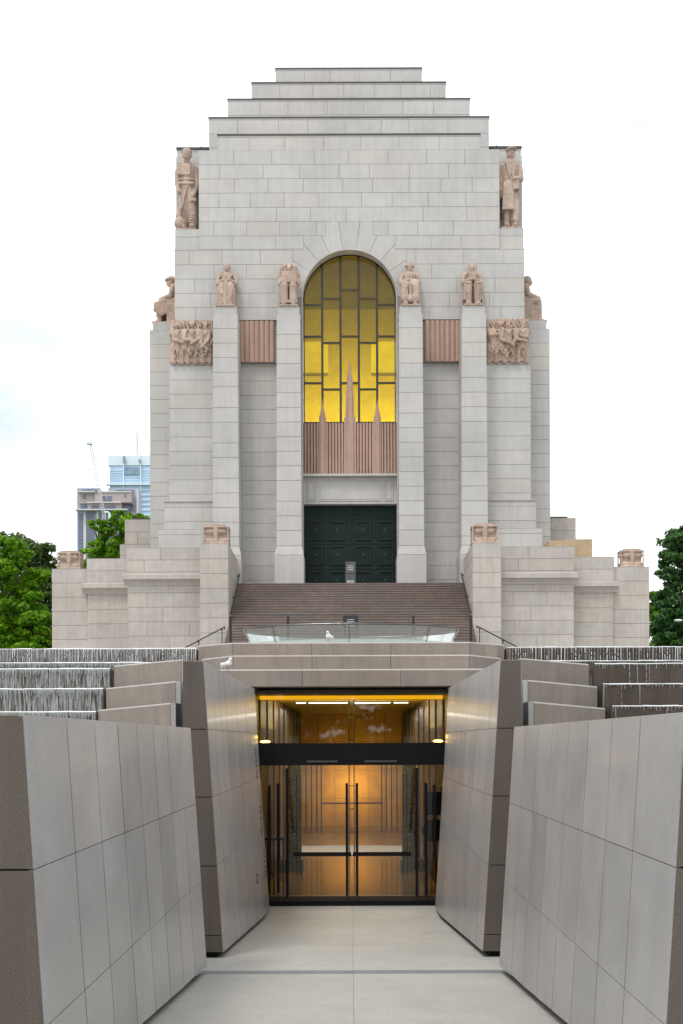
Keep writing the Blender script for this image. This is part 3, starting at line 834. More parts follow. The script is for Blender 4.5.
# ================================================================== STATUES
def seated(kind):
    """figure about 2.2 m tall, seated, facing -Y, feet at z=0; one carved volume with its seat"""
    m = MB()
    m.box(-.42, .42, -.35, .42, 0, .92); m.box(-.50, .50, -.95, .42, 0, .07); m.box(-.36, .36, .25, .45, .8, 1.5)
    for s in (-1, 1):
        m.cap((s*.23, -.62, .14), (s*.22, -.58, .98), .15, .185)          # shin
        m.ell((s*.24, -.78, .13), (.12, .2, .09))                          # boot
        m.cap((s*.22, -.55, 1.0), (s*.20, 0, 1.02), .19, .24)             # thigh
        m.cap((s*.39, .05, 1.62), (s*.45, -.12, 1.24), .145, .125)        # upper arm
    m.cap((0, .08, 1.05), (0, .05, 1.5), .33, .34)
    m.cap((-.3, .05, 1.62), (.3, .05, 1.62), .16, .16)
    m.cap((0, 0, 1.68), (0, -.02, 1.82), .12, .11)
    m.ell((0, -.06, 1.93), (.155, .175, .21))
    m.ell((0, -.235, 1.91), (.028, .045, .05))                             # nose
    m.ell((0, -.21, 1.83), (.06, .03, .018))                               # mouth
    for s in (-1, 1):
        m.ell((s*.06, -.225, 1.96), (.03, .02, .014)); m.ell((s*.155, -.05, 1.92), (.025, .045, .055))
    rg = random.Random(40+kind)
    for s in (-1, 1):
        for q in range(4):
            x = s*(.12+.08*q); m.tube([(x, -.79+.02*q, .95), (x+s*.02, -.80, .6), (x+rg.uniform(-.03, .03), -.78, .22)], rg.uniform(.02, .035), 6)
        for q in range(3): m.tube([(s*(.28+.05*q), -.16, 1.62-.09*q), (s*(.44+.02*q), -.2, 1.46-.1*q)], .025, 6)
        m.tube([(s*.10, -.3, 1.62), (s*.05, -.36, 1.3)], .03, 6)
    m.box(-.34, .34, -.34, 0, 1.27, 1.34)
    if kind == 0:     # hooded greatcoat, hands on a column between the knees
        m.ell((0, -.0, 2.00), (.20, .22, .20)); m.cap((-.13, .02, 1.75), (.13, .02, 1.75), .15, .15)
        for s in (-1, 1):
            m.cap((s*.45, -.12, 1.24), (s*.10, -.60, 1.28), .12, .085); m.ell((s*.09, -.66, 1.24), (.085, .09, .08))
            m.prism([(s*.05, 1.40), (s*.26, 1.70), (s*.33, 1.60), (s*.10, 1.30)], -.36, -.1, lambda a, b, n_: (a, n_, b))
            m.cap((s*.36, -.5, .9), (s*.38, -.5, .25), .08, .1)
        m.cap((0, -.66, 1.15), (0, -.7, .1), .10, .13)
    elif kind == 1:   # head held between raised hands, short cape, long skirt
        for s in (-1, 1):
            m.cap((s*.44, -.05, 1.62), (s*.33, -.18, 1.95), .13, .10); m.cap((s*.33, -.18, 1.95), (s*.20, -.12, 2.08), .09, .075)
            m.ell((s*.19, -.1, 2.1), (.07, .1, .08))
            m.cap((s*.24, -.66, .95), (s*.25, -.66, .25), .20, .22)
        m.ell((0, .02, 2.02), (.18, .19, .15))
        m.prism([(-.44, 1.22), (.44, 1.22), (.38, 1.72), (-.38, 1.72)], -.42, .1, lambda a, b, n_: (a, n_, b))
        m.box(-.46, .46, -.84, -.3, .18, .3)
    elif kind == 2:   # broad brimmed hat, crossed arms, club between the legs
        m.ell((0, .0, 2.03), (.27, .26, .10)); m.ell((0, 0, 2.1), (.19, .2, .14))
        for s in (-1, 1):
            m.cap((s*.26, -.45, 1.1), (s*.27, -.62, .42), .22, .23)
        m.cap((.47, -.12, 1.26), (-.12, -.55, 1.26), .12, .09); m.cap((-.47, -.12, 1.26), (.10, -.62, 1.08), .12, .09)
        m.ell((-.16, -.58, 1.24), (.10, .08, .07)); m.ell((.12, -.66, 1.05), (.09, .08, .07))
        m.cap((0, -.80, 1.0), (0, -.82, .62), .045, .07); m.cap((0, -.82, .62), (0, -.82, .3), .07, .14)
    else:             # open greatcoat, hands clasped on the lap
        m.ell((0, .0, 2.02), (.18, .2, .16)); m.box(-.19, .19, -.06, .12, 1.78, 1.98)
        for s in (-1, 1):
            m.cap((s*.45, -.12, 1.24), (s*.08, -.46, 1.30), .13, .09); m.ell((s*.07, -.52, 1.29), (.09, .08, .07))
            m.prism([(s*.02, 1.36), (s*.14, 1.78), (s*.26, 1.66), (s*.12, 1.36)], -.36, -.1, lambda a, b, n_: (a, n_, b))
            m.hexa([(s*.38, -.62, .36), (s*.50, -.62, .36), (s*.50, 0, .36), (s*.38, 0, .36), (s*.30, -.5, 1.1), (s*.46, -.5, 1.1), (s*.46, .1, 1.1), (s*.30, .1, 1.1)])
            m.cap((s*.10, -.76, 1.06), (s*.36, -.76, 1.06), .05, .05)
            m.ell((s*.23, -.84, .1), (.15, .16, .09))
    return m
labs = ['seated pink stone statue in a hooded coat on the outer left pillar',
        'seated pink stone statue with hands raised to its head just left of the arched window',
        'seated pink stone statue in a round brimmed hat just right of the arched window',
        'seated pink stone statue with hands clasped in its lap on the outer right pillar']
for k, px in enumerate((-124.2, -61.2, 61.2, 124.2)):
    m = seated(k)
    o = sculpt(m, 'statue', M['pink'], None, 0.020, Matrix.Diagonal((1.04, .85, 1.2, 1)), 0)
    o.location = (hw(px, DP), 53.80, ztopP)
    tag(o, labs[k], 'statue', 'seated statues on the front pillars')
# profile statues on the flanks: face outward
def seated_side(kind):
    m = MB()
    m.box(-.45, .45, -.30, .55, 0, .9); m.box(-.5, .5, -1.05, .55, 0, .08)
    for s in (-1, 1):
        m.cap((s*.2, -.72, .12), (s*.2, -.66, .98), .13, .17); m.ell((s*.2, -.86, .12), (.12, .2, .1))
        m.cap((s*.2, -.62, 1.02), (s*.2, .05, 1.02), .18, .24)
    m.cap((0, .15, 1.05), (0, .02, 1.62), .32, .28); m.cap((-.28, .02, 1.68), (.28, .02, 1.68), .17, .17)
    m.cap((0, -.04, 1.72), (0, -.1, 1.85), .12, .12)
    m.ell((0, -.16, 2.0), (.17, .20, .22)); m.ell((0, -.36, 1.97), (.03, .05, .05)); m.ell((0, -.32, 1.88), (.06, .04, .03))
    for s in (-1, 1):
        m.ell((s*.06, -.33, 2.03), (.03, .02, .015)); m.ell((s*.17, -.13, 1.98), (.025, .045, .055))
        m.cap((s*.38, .02, 1.66), (s*.42, -.12, 1.25), .14, .12); m.cap((s*.42, -.12, 1.25), (s*.22, -.6, 1.2), .12, .08)
        m.ell((s*.2, -.68, 1.2), (.08, .1, .06))
    if kind == 0:
        m.ell((0, -.15, 2.12), (.32, .34, .06)); m.ell((0, -.13, 2.15), (.22, .25, .17))
        for s in (-1, 1): m.prism([(-.95, .98), (-.35, 1.1), (-.25, .5), (-.55, .35), (-1.0, .6)], s*.28, s*.42, lambda a, b, n_: (n_, a, b))
    else:
        m.ell((0, -.10, 2.08), (.20, .24, .19))
        m.box(-.4, .4, -.55, -.2, .05, .8)
    return m
for sx, kd, lb in ((-1, 0, 'pink stone soldier statue in a brimmed helmet seated in profile on the left flank'), (1, 1, 'bareheaded pink stone statue seated in profile on the right flank')):
    o = sculpt(seated_side(kd), 'statue', M['pink'], None, 0.03, Matrix.Diagonal((1.1, 1.08, 1.24, 1)), 0)
    o.rotation_euler = (0, 0, -math.pi/2 if sx < 0 else math.pi/2)
    o.location = (sx*9.98, 56.8, zs)
    tag(o, lb, 'statue')
# standing statues in the upper corners
def standing(kind):
    m = MB()
    s = 1.0
    m.box(-.55, .55, -.5, .45, 0, .10)
    if kind == 0:   # bowed head, shirt, loose trousers, sack at the foot
        m.cap((.32, -.1, .25), (.28, -.05, 1.15), .22, .30); m.cap((.28, -.05, 1.15), (.16, 0, 2.1), .30, .30)
        m.cap((-.18, .05, .25), (-.16, 0, 1.15), .2, .26); m.cap((-.16, 0, 1.15), (-.12, 0, 2.1), .26, .30)
        m.ell((.34, -.35, .2), (.17, .32, .13)); m.ell((-.1, -.25, .18), (.15, .3, .12))
        for k in range(4): m.ell((.34, -.12, .45+.13*k), (.29-.02*k, .28, .06))
        m.cap((0, .05, 2.15), (0, 0, 3.1), .40, .44, sy=.8); m.cap((-.32, .05, 3.2), (.36, .05, 3.2), .23, .23)
        m.box(-.45, .25, -.46, 0, 2.72, 3.25); m.box(-.42, .44, -.42, .3, 2.28, 2.40); m.box(-.42, .44, -.42, .3, 2.5, 2.56)
        m.cap((.50, .05, 3.15), (.54, 0, 2.5), .20, .17); m.cap((.54, 0, 2.5), (.42, -.2, 1.9), .16, .12); m.ell((.38, -.25, 1.75), (.13, .15, .17))
        m.cap((-.48, .05, 3.1), (-.52, 0, 2.5), .19, .16); m.cap((-.52, 0, 2.5), (-.4, -.3, 1.95), .15, .11)
        m.box(.22, .56, -.42, -.1, 1.45, 1.6)
        m.cap((0, -.05, 3.35), (.03, -.2, 3.55), .17, .17); m.ell((.05, -.28, 3.78), (.24, .27, .30)); m.ell((.03, -.2, 3.92), (.29, .30, .2))
        m.ell((.07, -.55, 3.68), (.045, .07, .08)); m.ell((.07, -.5, 3.55), (.09, .05, .03))
        for q in (-1, 1): m.ell((.05+q*.09, -.52, 3.78), (.04, .03, .02)); m.ell((.05+q*.24, -.24, 3.75), (.035, .06, .08))
        m.cap((-.30, -.25, 1.7), (-.42, -.3, .75), .07, .17); m.ell((-.36, -.3, .40), (.30, .28, .30))
        m.cap((.05, -.33, 2.25), (-.25, -.38, 1.1), .05, .06)
    else:           # peaked cap, long greatcoat
        for q in (-1, 1):
            m.cap((q*.2, 0, .25), (q*.2, 0, 1.1), .17, .2); m.ell((q*.22, -.28, .2), (.16, .34, .13))
        m.hexa([(-.48, -.4, 1.0), (.12, -.42, 1.0), (.12, .35, 1.0), (-.48, .35, 1.0), (-.40, -.36, 2.4), (.20, -.36, 2.4), (.2, .3, 2.4), (-.4, .3, 2.4)])
        m.cap((.25, 0, 2.2), (.28, -.05, .5), .26, .22)
        for k in range(5): m.tube([(.18+.06*k, -.28, 1.9), (.14+.07*k, -.26, .5)], .035)
        m.cap((0, .0, 2.3), (0, 0, 3.2), .38, .42, sy=.8); m.cap((-.34, 0, 3.25), (.34, 0, 3.25), .22, .22)
        m.cap((-.50, 0, 3.2), (-.55, 0, 2.5), .2, .18); m.cap((-.55, 0, 2.5), (-.5, -.1, 1.95), .18, .15); m.ell((-.5, -.14, 1.78), (.12, .15, .17)); m.box(-.68, -.34, -.26, .1, 1.98, 2.08)
        m.cap((.50, 0, 3.2), (.56, -.15, 2.6), .2, .17); m.cap((.56, -.15, 2.6), (.25, -.45, 2.45), .16, .12); m.ell((.2, -.5, 2.45), (.14, .12, .11))
        m.prism([(-.1, 2.5), (-.32, 3.35), (-.1, 3.45), (.06, 2.95)], -.46, -.1, lambda a, b, n_: (a, n_, b)); m.prism([(.1, 2.5), (.34, 3.35), (.1, 3.45), (-.02, 2.95)], -.44, -.1, lambda a, b, n_: (a, n_, b))
        m.box(.12, .44, -.50, -.2, 1.95, 2.35)
        m.cap((0, -.02, 3.4), (.04, -.08, 3.6), .16, .16); m.ell((.05, -.1, 3.82), (.22, .25, .29)); m.ell((.08, -.35, 3.80), (.045, .07, .07)); m.ell((.07, -.31, 3.67), (.08, .05, .03))
        for q in (-1, 1): m.ell((.06+q*.085, -.33, 3.88), (.04, .03, .02)); m.ell((.05+q*.22, -.08, 3.82), (.03, .05, .07))
        m.ell((.05, -.08, 4.06), (.30, .32, .10)); m.box(-.17, .29, -.30, .14, 3.95, 4.08); m.ell((.1, -.36, 3.98), (.24, .18, .03))
    return m
for sx, kd, lb in ((-1, 0, 'large standing pink stone statue with bowed head in the upper left corner of the tower'), (1, 1, 'large standing pink stone statue in peaked cap in the upper right corner of the tower')):
    o = sculpt(standing(kd), 'statue', M['pink'], None, 0.025, Matrix.Diagonal((1.0, 1.0, 1.115, 1)), 0)
    o.location = (sx*hw(162.2 if sx < 0 else 161, 54.8), 54.85, hz(228, D0)+.012)
    tag(o, lb, 'statue', 'standing corner statues')

# ================================================================== FOREGROUND WALLS
def floor_z(y): return -1.651 - 0.0934*y if y < 19.6 else -1.651-0.0934*19.6
def inner_x(z): return 1.92 - 0.065*(-z)       # half width of the passage at height z
JZ = [0.165, -0.745, -1.67, -2.6, -3.5]
def granite_wall(name, label, sx, ya, yb, ztop, tops, panels, out_a, out_b, ztopb=None):
    r = empty(name, (sx*2.3, ya, floor_z(ya)), label, 'wall', 'polished granite walls of the sunken approach')
    body = MB()
    bot = lambda y: floor_z(y)+0.075
    # body: inner plane set 3.5 cm behind the facing
    def P(y, z, off=0.035): return (sx*(inner_x(z)+off), y, z)
    b = [P(ya+.03, bot(ya)), (sx*out_a, ya+.03, bot(ya)), (sx*out_b, yb-.01, bot(yb)), P(yb-.01, bot(yb)),
         P(ya+.03, ztop-.004), (sx*out_a, ya+.03, ztop-.004), (sx*out_b, yb-.01, ztop-.004), P(yb-.01, ztop-.004)]
    body.hexa(b, 0)
    # rough top slab
    body.hexa([(sx*(inner_x(ztop)+.03), ya+.01, ztop-.012), (sx*out_a, ya+.01, ztop-.012), (sx*out_b, yb, ztop-.012), (sx*(inner_x(ztop)+.03), yb, ztop-.012),
               (sx*(inner_x(ztop)+.03), ya+.01, ztop), (sx*out_a, ya+.01, ztop), (sx*out_b, yb, ztop), (sx*(inner_x(ztop)+.03), yb, ztop)], 1)
    body.build('wall_core', [M['joint'], M['rough']], r)
    # end face blocks
    e = MB()
    zs_ = [ztop-.008] + [z for z in tops if z < ztop-.1 and z > bot(ya)+.05] + [bot(ya)]
    outs = [out_a]
    for (yy, s_) in ((ya, -1), (yb, 1)):
        oa = out_a if s_ < 0 else out_b
        zz = list(zs_); zz[-1] = bot(yy)
        xcuts = [0.0] + ([0.9, 1.8, 2.7] if oa-1.9 > 2 else [])
        for z1, z0 in zip(zz[:-1], zz[1:]):
            if z1-z0 < 0.02: continue
            cutx = [c for c in xcuts] + [None]
            for c0, c1 in zip(cutx[:-1], cutx[1:]):
                xi1 = inner_x(z1-.006)+c0+.008; xi0 = inner_x(z0+.006)+c0+.008
                xo = (inner_x(z1)+c1 if c1 else oa)
                y0, y1 = (yy, yy+.04) if s_ < 0 else (yy-.04, yy+.001)
                e.hexa([(sx*xi0, y0, z0+.006), (sx*(xo-.006), y0, z0+.006), (sx*(xo-.006), y1, z0+.006), (sx*xi0, y1, z0+.006),
                        (sx*xi1, y0, z1-.006), (sx*(xo-.006), y0, z1-.006), (sx*(xo-.006), y1, z1-.006), (sx*xi1, y1, z1-.006)])
    e.build('end_facing', M['roughdark'], r)
    # polished inner facing panels
    f = MB()
    ys = panels
    rg = random.Random(int(ya*10)+sx)
    for y0, y1 in zip(ys[:-1], ys[1:]):
        tt = [ztop] + [z for z in tops if z < ztop-.1] + [-9]
        for z1, z0 in zip(tt[:-1], tt[1:]):
            z0a = max(z0, bot(y0)); z0b = max(z0, bot(y1))
            if z1-z0a < .03 and z1-z0b < .03: continue
            g = .011; gh = .003; dd = rg.uniform(0, .0025)
            def Q(y, z, o): return (sx*(inner_x(z)+o), y, z)
            f.hexa([Q(y0+g, z0a+(gh if z0 > -8 else 0), 0+dd), Q(y0+g, z0a+(gh if z0 > -8 else 0), .034), Q(y1-g, z0b+(gh if z0 > -8 else 0), .034), Q(y1-g, z0b+(gh if z0 > -8 else 0), 0+dd),
                    Q(y0+g, z1-gh, 0+dd), Q(y0+g, z1-gh, .034), Q(y1-g, z1-gh, .034), Q(y1-g, z1-gh, 0+dd)])
    f.build('polished_facing', M['face'], r)
    # recessed plinth, its black colour painting the shade in the gap
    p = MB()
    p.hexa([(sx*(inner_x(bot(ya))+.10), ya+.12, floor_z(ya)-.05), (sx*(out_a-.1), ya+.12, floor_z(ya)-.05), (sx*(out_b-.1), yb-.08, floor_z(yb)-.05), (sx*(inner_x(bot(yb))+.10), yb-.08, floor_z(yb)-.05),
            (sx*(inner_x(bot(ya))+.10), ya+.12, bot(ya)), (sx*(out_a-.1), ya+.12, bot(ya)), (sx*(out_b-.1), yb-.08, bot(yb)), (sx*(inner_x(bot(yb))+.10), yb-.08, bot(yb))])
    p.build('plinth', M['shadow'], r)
    return r
npan = [5.83, 6.72, 7.45, 8.19, 8.92, 9.65, 10.38, 11.1, 11.95]
rpan = [13.4 + (20.5-13.4)*i/10 for i in range(11)]
for sx, nm in ((-1, 'left'), (1, 'right')):
    granite_wall('granite_wall', 'nearest long grey granite panel wall at the %s edge of the photo' % nm, sx, 5.83, 11.95, 0.165, JZ, npan, 4.6, 4.6)
    granite_wall('granite_wall', 'taller leaning grey granite wall on the %s, directly beside the glass entrance' % nm, sx, 13.4, 20.5, 1.085, JZ, rpan, 2.27, 2.34)

# small dark directional lettering on the left wall near the doors
def glyphs(m, sx, y0, z0, n, s):
    rg = random.Random(11)
    for k in range(n):
        z = z0 - k*s*1.25
        for q in range(3):
            zz = z - q*s*.33
            a, b = (0, s*rg.uniform(.5, .9)) if q % 2 == 0 else (0, s*.25)
            x = inner_x(zz)
            m.hexa([(sx*(x-.008), y0+a, zz-s*.2), (sx*(x+.01), y0+a, zz-s*.2), (sx*(x+.01), y0+b, zz-s*.2), (sx*(x-.008), y0+b, zz-s*.2),
                    (sx*(x-.008+.0), y0+a, zz), (sx*(x+.01), y0+a, zz), (sx*(x+.01), y0+b, zz), (sx*(x-.008), y0+b, zz)])
o = empty('wall_lettering', (-1.8, 19.7, -1.3))
for a_ in ((19.7, -.15, 3, .17), (19.9, -1.3, 3, .17), (20.05, -2.2, 3, .16), (18.4, -2.45, 1, .2)):
    m = MB(); glyphs(m, -1, *a_); m.build('letter_group', M['blackmetal'], o)
tag(o, 'black raised lettering on the leaning granite wall left of the doors', 'lettering')

# ================================================================== PASSAGE FLOOR
m = MB()
ycuts = [-6, 0, 6, 11.84, 12.14, 16.6, 19.6, 21.1]
xc = [-9.0, -4.5, 0.0, 4.5, 9.0]
for y0, y1 in zip(ycuts[:-1], ycuts[1:]):
    for x0, x1 in zip(xc[:-1], xc[1:]):
        dr_ = (y0 == 11.84)
        g = .0015; dz = -.004 if dr_ else 0
        m.hexa([(x0+g, y0+g, floor_z(y0)-.06), (x1-g, y0+g, floor_z(y0)-.06), (x1-g, y1-g, floor_z(y1)-.06), (x0+g, y1-g, floor_z(y1)-.06),
                (x0+g, y0+g, floor_z(y0)+dz), (x1-g, y0+g, floor_z(y0)+dz), (x1-g, y1-g, floor_z(y1)+dz), (x0+g, y1-g, floor_z(y1)+dz)], 2 if dr_ else 0)
m.hexa([(-9, -6, floor_z(-6)-.3), (9, -6, floor_z(-6)-.3), (9, 19.6, floor_z(19.6)-.3), (-9, 19.6, floor_z(19.6)-.3),
        (-9, -6, floor_z(-6)-.03), (9, -6, floor_z(-6)-.03), (9, 19.6, floor_z(19.6)-.03), (-9, 19.6, floor_z(19.6)-.03)], 1)
o = m.build('walkway', [M['paving'], plain('paving_joint', (.33, .32, .30), .9), M['drain']]); tag(o, kind='structure')

# ================================================================== ENTRANCE FRONT (stone bands) AND CASCADES
ent = empty('entrance_surround', (0, 20.6, -3.4), 'stepped brown granite terraces over the glass entrance', 'entrance')
def band(m, pts, z0, z1, thick):
    """wall following plan points, front face along pts, split in stones"""
    for (a, b) in zip(pts[:-1], pts[1:]):
        m.hexa([(a[0], a[1], z0), (b[0], b[1], z0), (b[0], b[1]+thick, z0), (a[0], a[1]+thick, z0),
                (a[0], a[1], z1-.03), (b[0], b[1], z1-.03), (b[0], b[1]+thick, z1-.03), (a[0], a[1]+thick, z1-.03)])
        m.hexa([(a[0], a[1], z1-.029), (b[0], b[1], z1-.029), (b[0], b[1]+thick, z1-.029), (a[0], a[1]+thick, z1-.029),
                (a[0], a[1]+.028, z1), (b[0], b[1]+.028, z1), (b[0], b[1]+thick, z1), (a[0], a[1]+thick, z1)], 1)  # chamfer lip coloured paler, a painted line of caught skylight
def splitline(a, b, n, g=.004):
    res = []
    for i in range(n):
        p = [a[j]+(b[j]-a[j])*i/n for j in range(2)]; q = [a[j]+(b[j]-a[j])*(i+1)/n for j in range(2)]
        d = math.hypot(q[0]-p[0], q[1]-p[1]); u = ((q[0]-p[0])/d*g, (q[1]-p[1])/d*g)
        res.append(((p[0]+u[0], p[1]+u[1]), (q[0]-u[0], q[1]-u[1])))
    return res
for (pts, z0, z1, th) in (([(-3.05, 20.62), (3.05, 20.62)], 1.13, 1.485, 0.9),
                          ([(-3.30, 22.1), (-2.5, 21.2), (2.5, 21.2), (3.30, 22.1)], 1.0, 1.825, 1.0),
                          ([(-3.52, 23.0), (-2.65, 22.3), (2.65, 22.3), (3.52, 23.0)], 1.0, 2.205, 1.0)):
    m = MB()
    for k, (a, b) in enumerate(zip(pts[:-1], pts[1:])):
        L_ = math.hypot(b[0]-a[0], b[1]-a[1])
        for p, q in splitline(a, b, max(1, round(L_/1.75))):
            band(m, [p, q], z0, z1, th)
    m.build('stone_band', [M['rough'], M['slab']], ent)
m = MB(); m.box(-2.9, 2.9, 20.9, 24.0, 1.25, 1.44); m.box(-3.3, 3.3, 22.6, 24.2, 1.45, 2.15)
m.box(-2.9, -2.05, 21.0, 40.5, -3.6, 1.3); m.box(2.05, 2.9, 21.0, 40.5, -3.6, 1.3)
m.build('backing', M['rough'], ent)

# cascades ------------------------------------------------------------------
def cascade(sx, nm, dense):
    r = empty('water_cascade', (sx*8, 20, 0), 'stepped brown granite water cascade on the %s' % nm, 'cascade')
    # (face depth, lip z, inner x of the lip, wing tip x, wing tip y, wing z)
    xo = 14.5
    ins = {-1: [(23.0, 2.14, 3.54), (21.9, 1.735, 4.3), (18.8, 1.375, 4.52), (17.8, 0.945, 4.40), (16.9, 0.51, 4.30)],
            1: [(23.0, 2.14, 3.56), (21.9, 1.735, 4.3), (18.8, 1.435, 4.55), (17.8, 1.00, 4.45), (16.9, 0.575, 4.38)]}[sx]
    for i, (y, z, xi) in enumerate(ins):
        m = MB()
        n = 7
        for k in range(n):
            a = xi + (xo-xi)*k/n; b = xi + (xo-xi)*(k+1)/n
            m.box(sx*(a+.003), sx*(b-.003), y, y+.22, -3.4, z-.02)
        m.box(sx*xi, sx*xo, y+.03, (ins[i-1][0]+.02 if i else 24.4), -3.3, z-.12)
        m.build('tier_wall', M['wet'], r)
    # wing walls running back in plan, lifting towards the passage
    wings = [((-1*0+4.45, 18.75), (2.95, 17.35), 1.43, 18.9), ((4.36, 17.75), (2.775, 15.75), .955, 17.6), ((4.27, 16.85), (2.52, 13.85), .54, 16.2)]
    for (a, b, z, yb_) in wings:
        m = MB()
        for p, q in splitline(a, b, 1):
            th = .5
            m.hexa([(sx*p[0], p[1], -3.4), (sx*q[0], q[1], -3.4), (sx*q[0], q[1]+.45, -3.4), (sx*p[0], p[1]+.45, -3.4),
                    (sx*p[0], p[1], z-.025), (sx*q[0], q[1], z-.025), (sx*q[0], q[1]+.45, z-.025), (sx*p[0], p[1]+.45, z-.025)])
            m.hexa([(sx*p[0], p[1], z-.024), (sx*q[0], q[1], z-.024), (sx*q[0], q[1]+.45, z-.024), (sx*p[0], p[1]+.45, z-.024), (sx*p[0], p[1]+.024, z), (sx*q[0], q[1]+.024, z), (sx*q[0], q[1]+.45, z), (sx*p[0], p[1]+.45, z)], 1)  # top lip coloured paler to paint the sky-lit edge
        m.build('wing_wall', [M['rough'], M['slab']], r)
        # light honed end slab
        m = MB(); m.box(sx*(b[0]-(.075 if z < 1.2 else .02)), sx*(b[0]-.001), b[1]+.012, b[1]+.44, -3.3, z-.002)
        m.build('end_slab', M['ashlar'], r)
    m = MB(); m.box(sx*2.9, sx*4.6, 15.0, 16.85, -3.4, .08); m.box(sx*3.1, sx*4.7, 18.0, 19.2, -3.4, .5); m.build('pool_floor', M['wet'], r)
    # second tier meets the stone band
    m = MB(); 
    m.hexa([(sx*3.3, 21.8, -3), (sx*4.4, 21.9, -3), (sx*4.4, 22.6, -3), (sx*3.3, 22.6, -3), (sx*3.3, 21.8, 1.74), (sx*4.4, 21.9, 1.74), (sx*4.4, 22.6, 1.74), (sx*3.3, 22.6, 1.74)])
    m.box(sx*3.0, sx*4.6, 18.9, 21.8, -3.3, 1.2)
    m.build('wing_wall', M['rough'], r)
    # pools behind each lip
    for i, (y, z, xi) in enumerate(ins):
        yb_ = ins[i-1][0] if i else 24.3
        m = MB(); m.box(sx*(xi+.02), sx*xo, y+.10, yb_-.01, z-.10, z-.008)
        o = m.build('water', M['pool']); tag(o, kind='structure')
    # falling water: lip roll, streaks, sheet
    rg = random.Random(21+sx)
    for i, (y, z, xi) in enumerate(ins):
        m = MB()
        x = xi+.02
        zb = (ins[i+1][1] if i+1 < len(ins) else z-.5)
        drop = min(z-.02-zb+.05, .62) if i < 4 else .5
        if i == 0: drop = .42
        # lip roll in irregular short pieces
        while x < xo:
            w = rg.uniform(.08, .4); 
            rr = rg.uniform(.008, .016)
            m.tube([(sx*x, y-.015, z+rg.uniform(-.006, .004)), (sx*min(x+w, xo), y-.015, z+rg.uniform(-.006, .004))], rr, 6, 0)
            x += w-.01
        x = xi+.03
        top_dense = (i == 0)
        while x < xo:
            if dense:
                step = rg.uniform(.035, .075) if i == 0 else rg.uniform(.008, .028)
                ln = drop*(rg.uniform(.45, 1.0) if i == 0 else rg.choice([rg.uniform(.1, .35), rg.uniform(.08, .25), rg.uniform(.15, .5), 1.0 if rg.random() < .12 else .2]))
            else:
                step = rg.uniform(.045, .085) if i == 0 else rg.uniform(.03, .08)
                ln = drop*(rg.uniform(.75, 1.0) if i == 0 else rg.choice([.06, .1, .15, .2, .08, 1.0 if rg.random() < .6 else .1]))
            w0 = rg.uniform(.003, .008)*(1 if i else 1.15); w1 = w0*rg.uniform(.25, .8)
            yo = y-.03-rg.uniform(0, .03); j = rg.uniform(-.012, .012)
            zt_ = z-.005; zl = zt_-ln
            # breaks into beads lower down
            segs = 1 if ln < .2 else rg.choice([1, 1, 2, 3])
            za = zt_
            for q in range(segs):
                zc_ = zl + (zt_-zl)*(1-(q+1)/segs)
                ze = zc_ + (0.03 if segs > 1 else 0)
                m.hexa([(sx*(x+j-w1), yo-.004, ze), (sx*(x+j+w1), yo-.004, ze), (sx*(x+j+w1), yo+.003, ze), (sx*(x+j-w1), yo+.003, ze),
                        (sx*(x-w0), yo-.004, za), (sx*(x+w0), yo-.004, za), (sx*(x+w0), yo+.003, za), (sx*(x-w0), yo+.003, za)], 2 if (i or rg.random() < .45) else 0)
                za = zc_
            x += step
        if dense:
            zz0 = z-drop
            m.box(sx*(xi+.02), sx*xo, y-.022, y-.020, zz0, z-.01, 1)
        o = m.build('water', [M['foam'], M['sheet'] if dense and i > 0 else M['thin'], M['spray']]); tag(o, kind='structure')
    return r
cascade(-1, 'left, with dense white sheets of falling water', True)
cascade(1, 'right, with thin separate threads of falling water', False)

# ================================================================== GLASS ENTRANCE
DG = 21.2
fz = floor_z(21)
hall = empty('entrance_hall', (0, 30, fz), 'amber lit corridor with gold ceiling behind the glass doors', 'hall')
m = MB(); m.box(-2.05, 2.05, 21.1, 41, fz-.2, fz-.001); m.build('hall_floor', M['hallfloor'], hall)
m = MB(); m.box(-2.0, 2.0, 30.6, 33.4, fz-.05, fz+.004); m.build('floor_light_strip', M['slab'], hall)  # pale strip paints the pool of daylight onto the dark floor
m = MB(); m.box(-2.05, 2.05, 21.12, 41, 1.135, 1.24); m.box(-2.05, 2.05, 22.05, 22.15, .9, 1.134); m.build('ceiling', M['gold'], hall)
m = MB()
for s in (-1, 1):
    m.box(s*2.04, s*2.06, 21.12, 41, fz, 1.134)
    for k in range(9): m.box(s*2.0, s*2.04, 22+k*2.0, 22.06+k*2.0, fz, 1.13)
m.build('side_wall', M['brownwall'], hall)
m = MB()
for a in range(6):
    for b in range(4):
        x0 = -2.04+a*.68; z0 = fz+b*1.155
        m.box(x0+.006, x0+.674, 40.5, 40.55, z0+.006, z0+1.149)
m.box(-2.05, 2.05, 40.54, 40.7, fz, 1.13, 1)
m.build('end_wall', [M['amberwall'], M['joint']], hall)
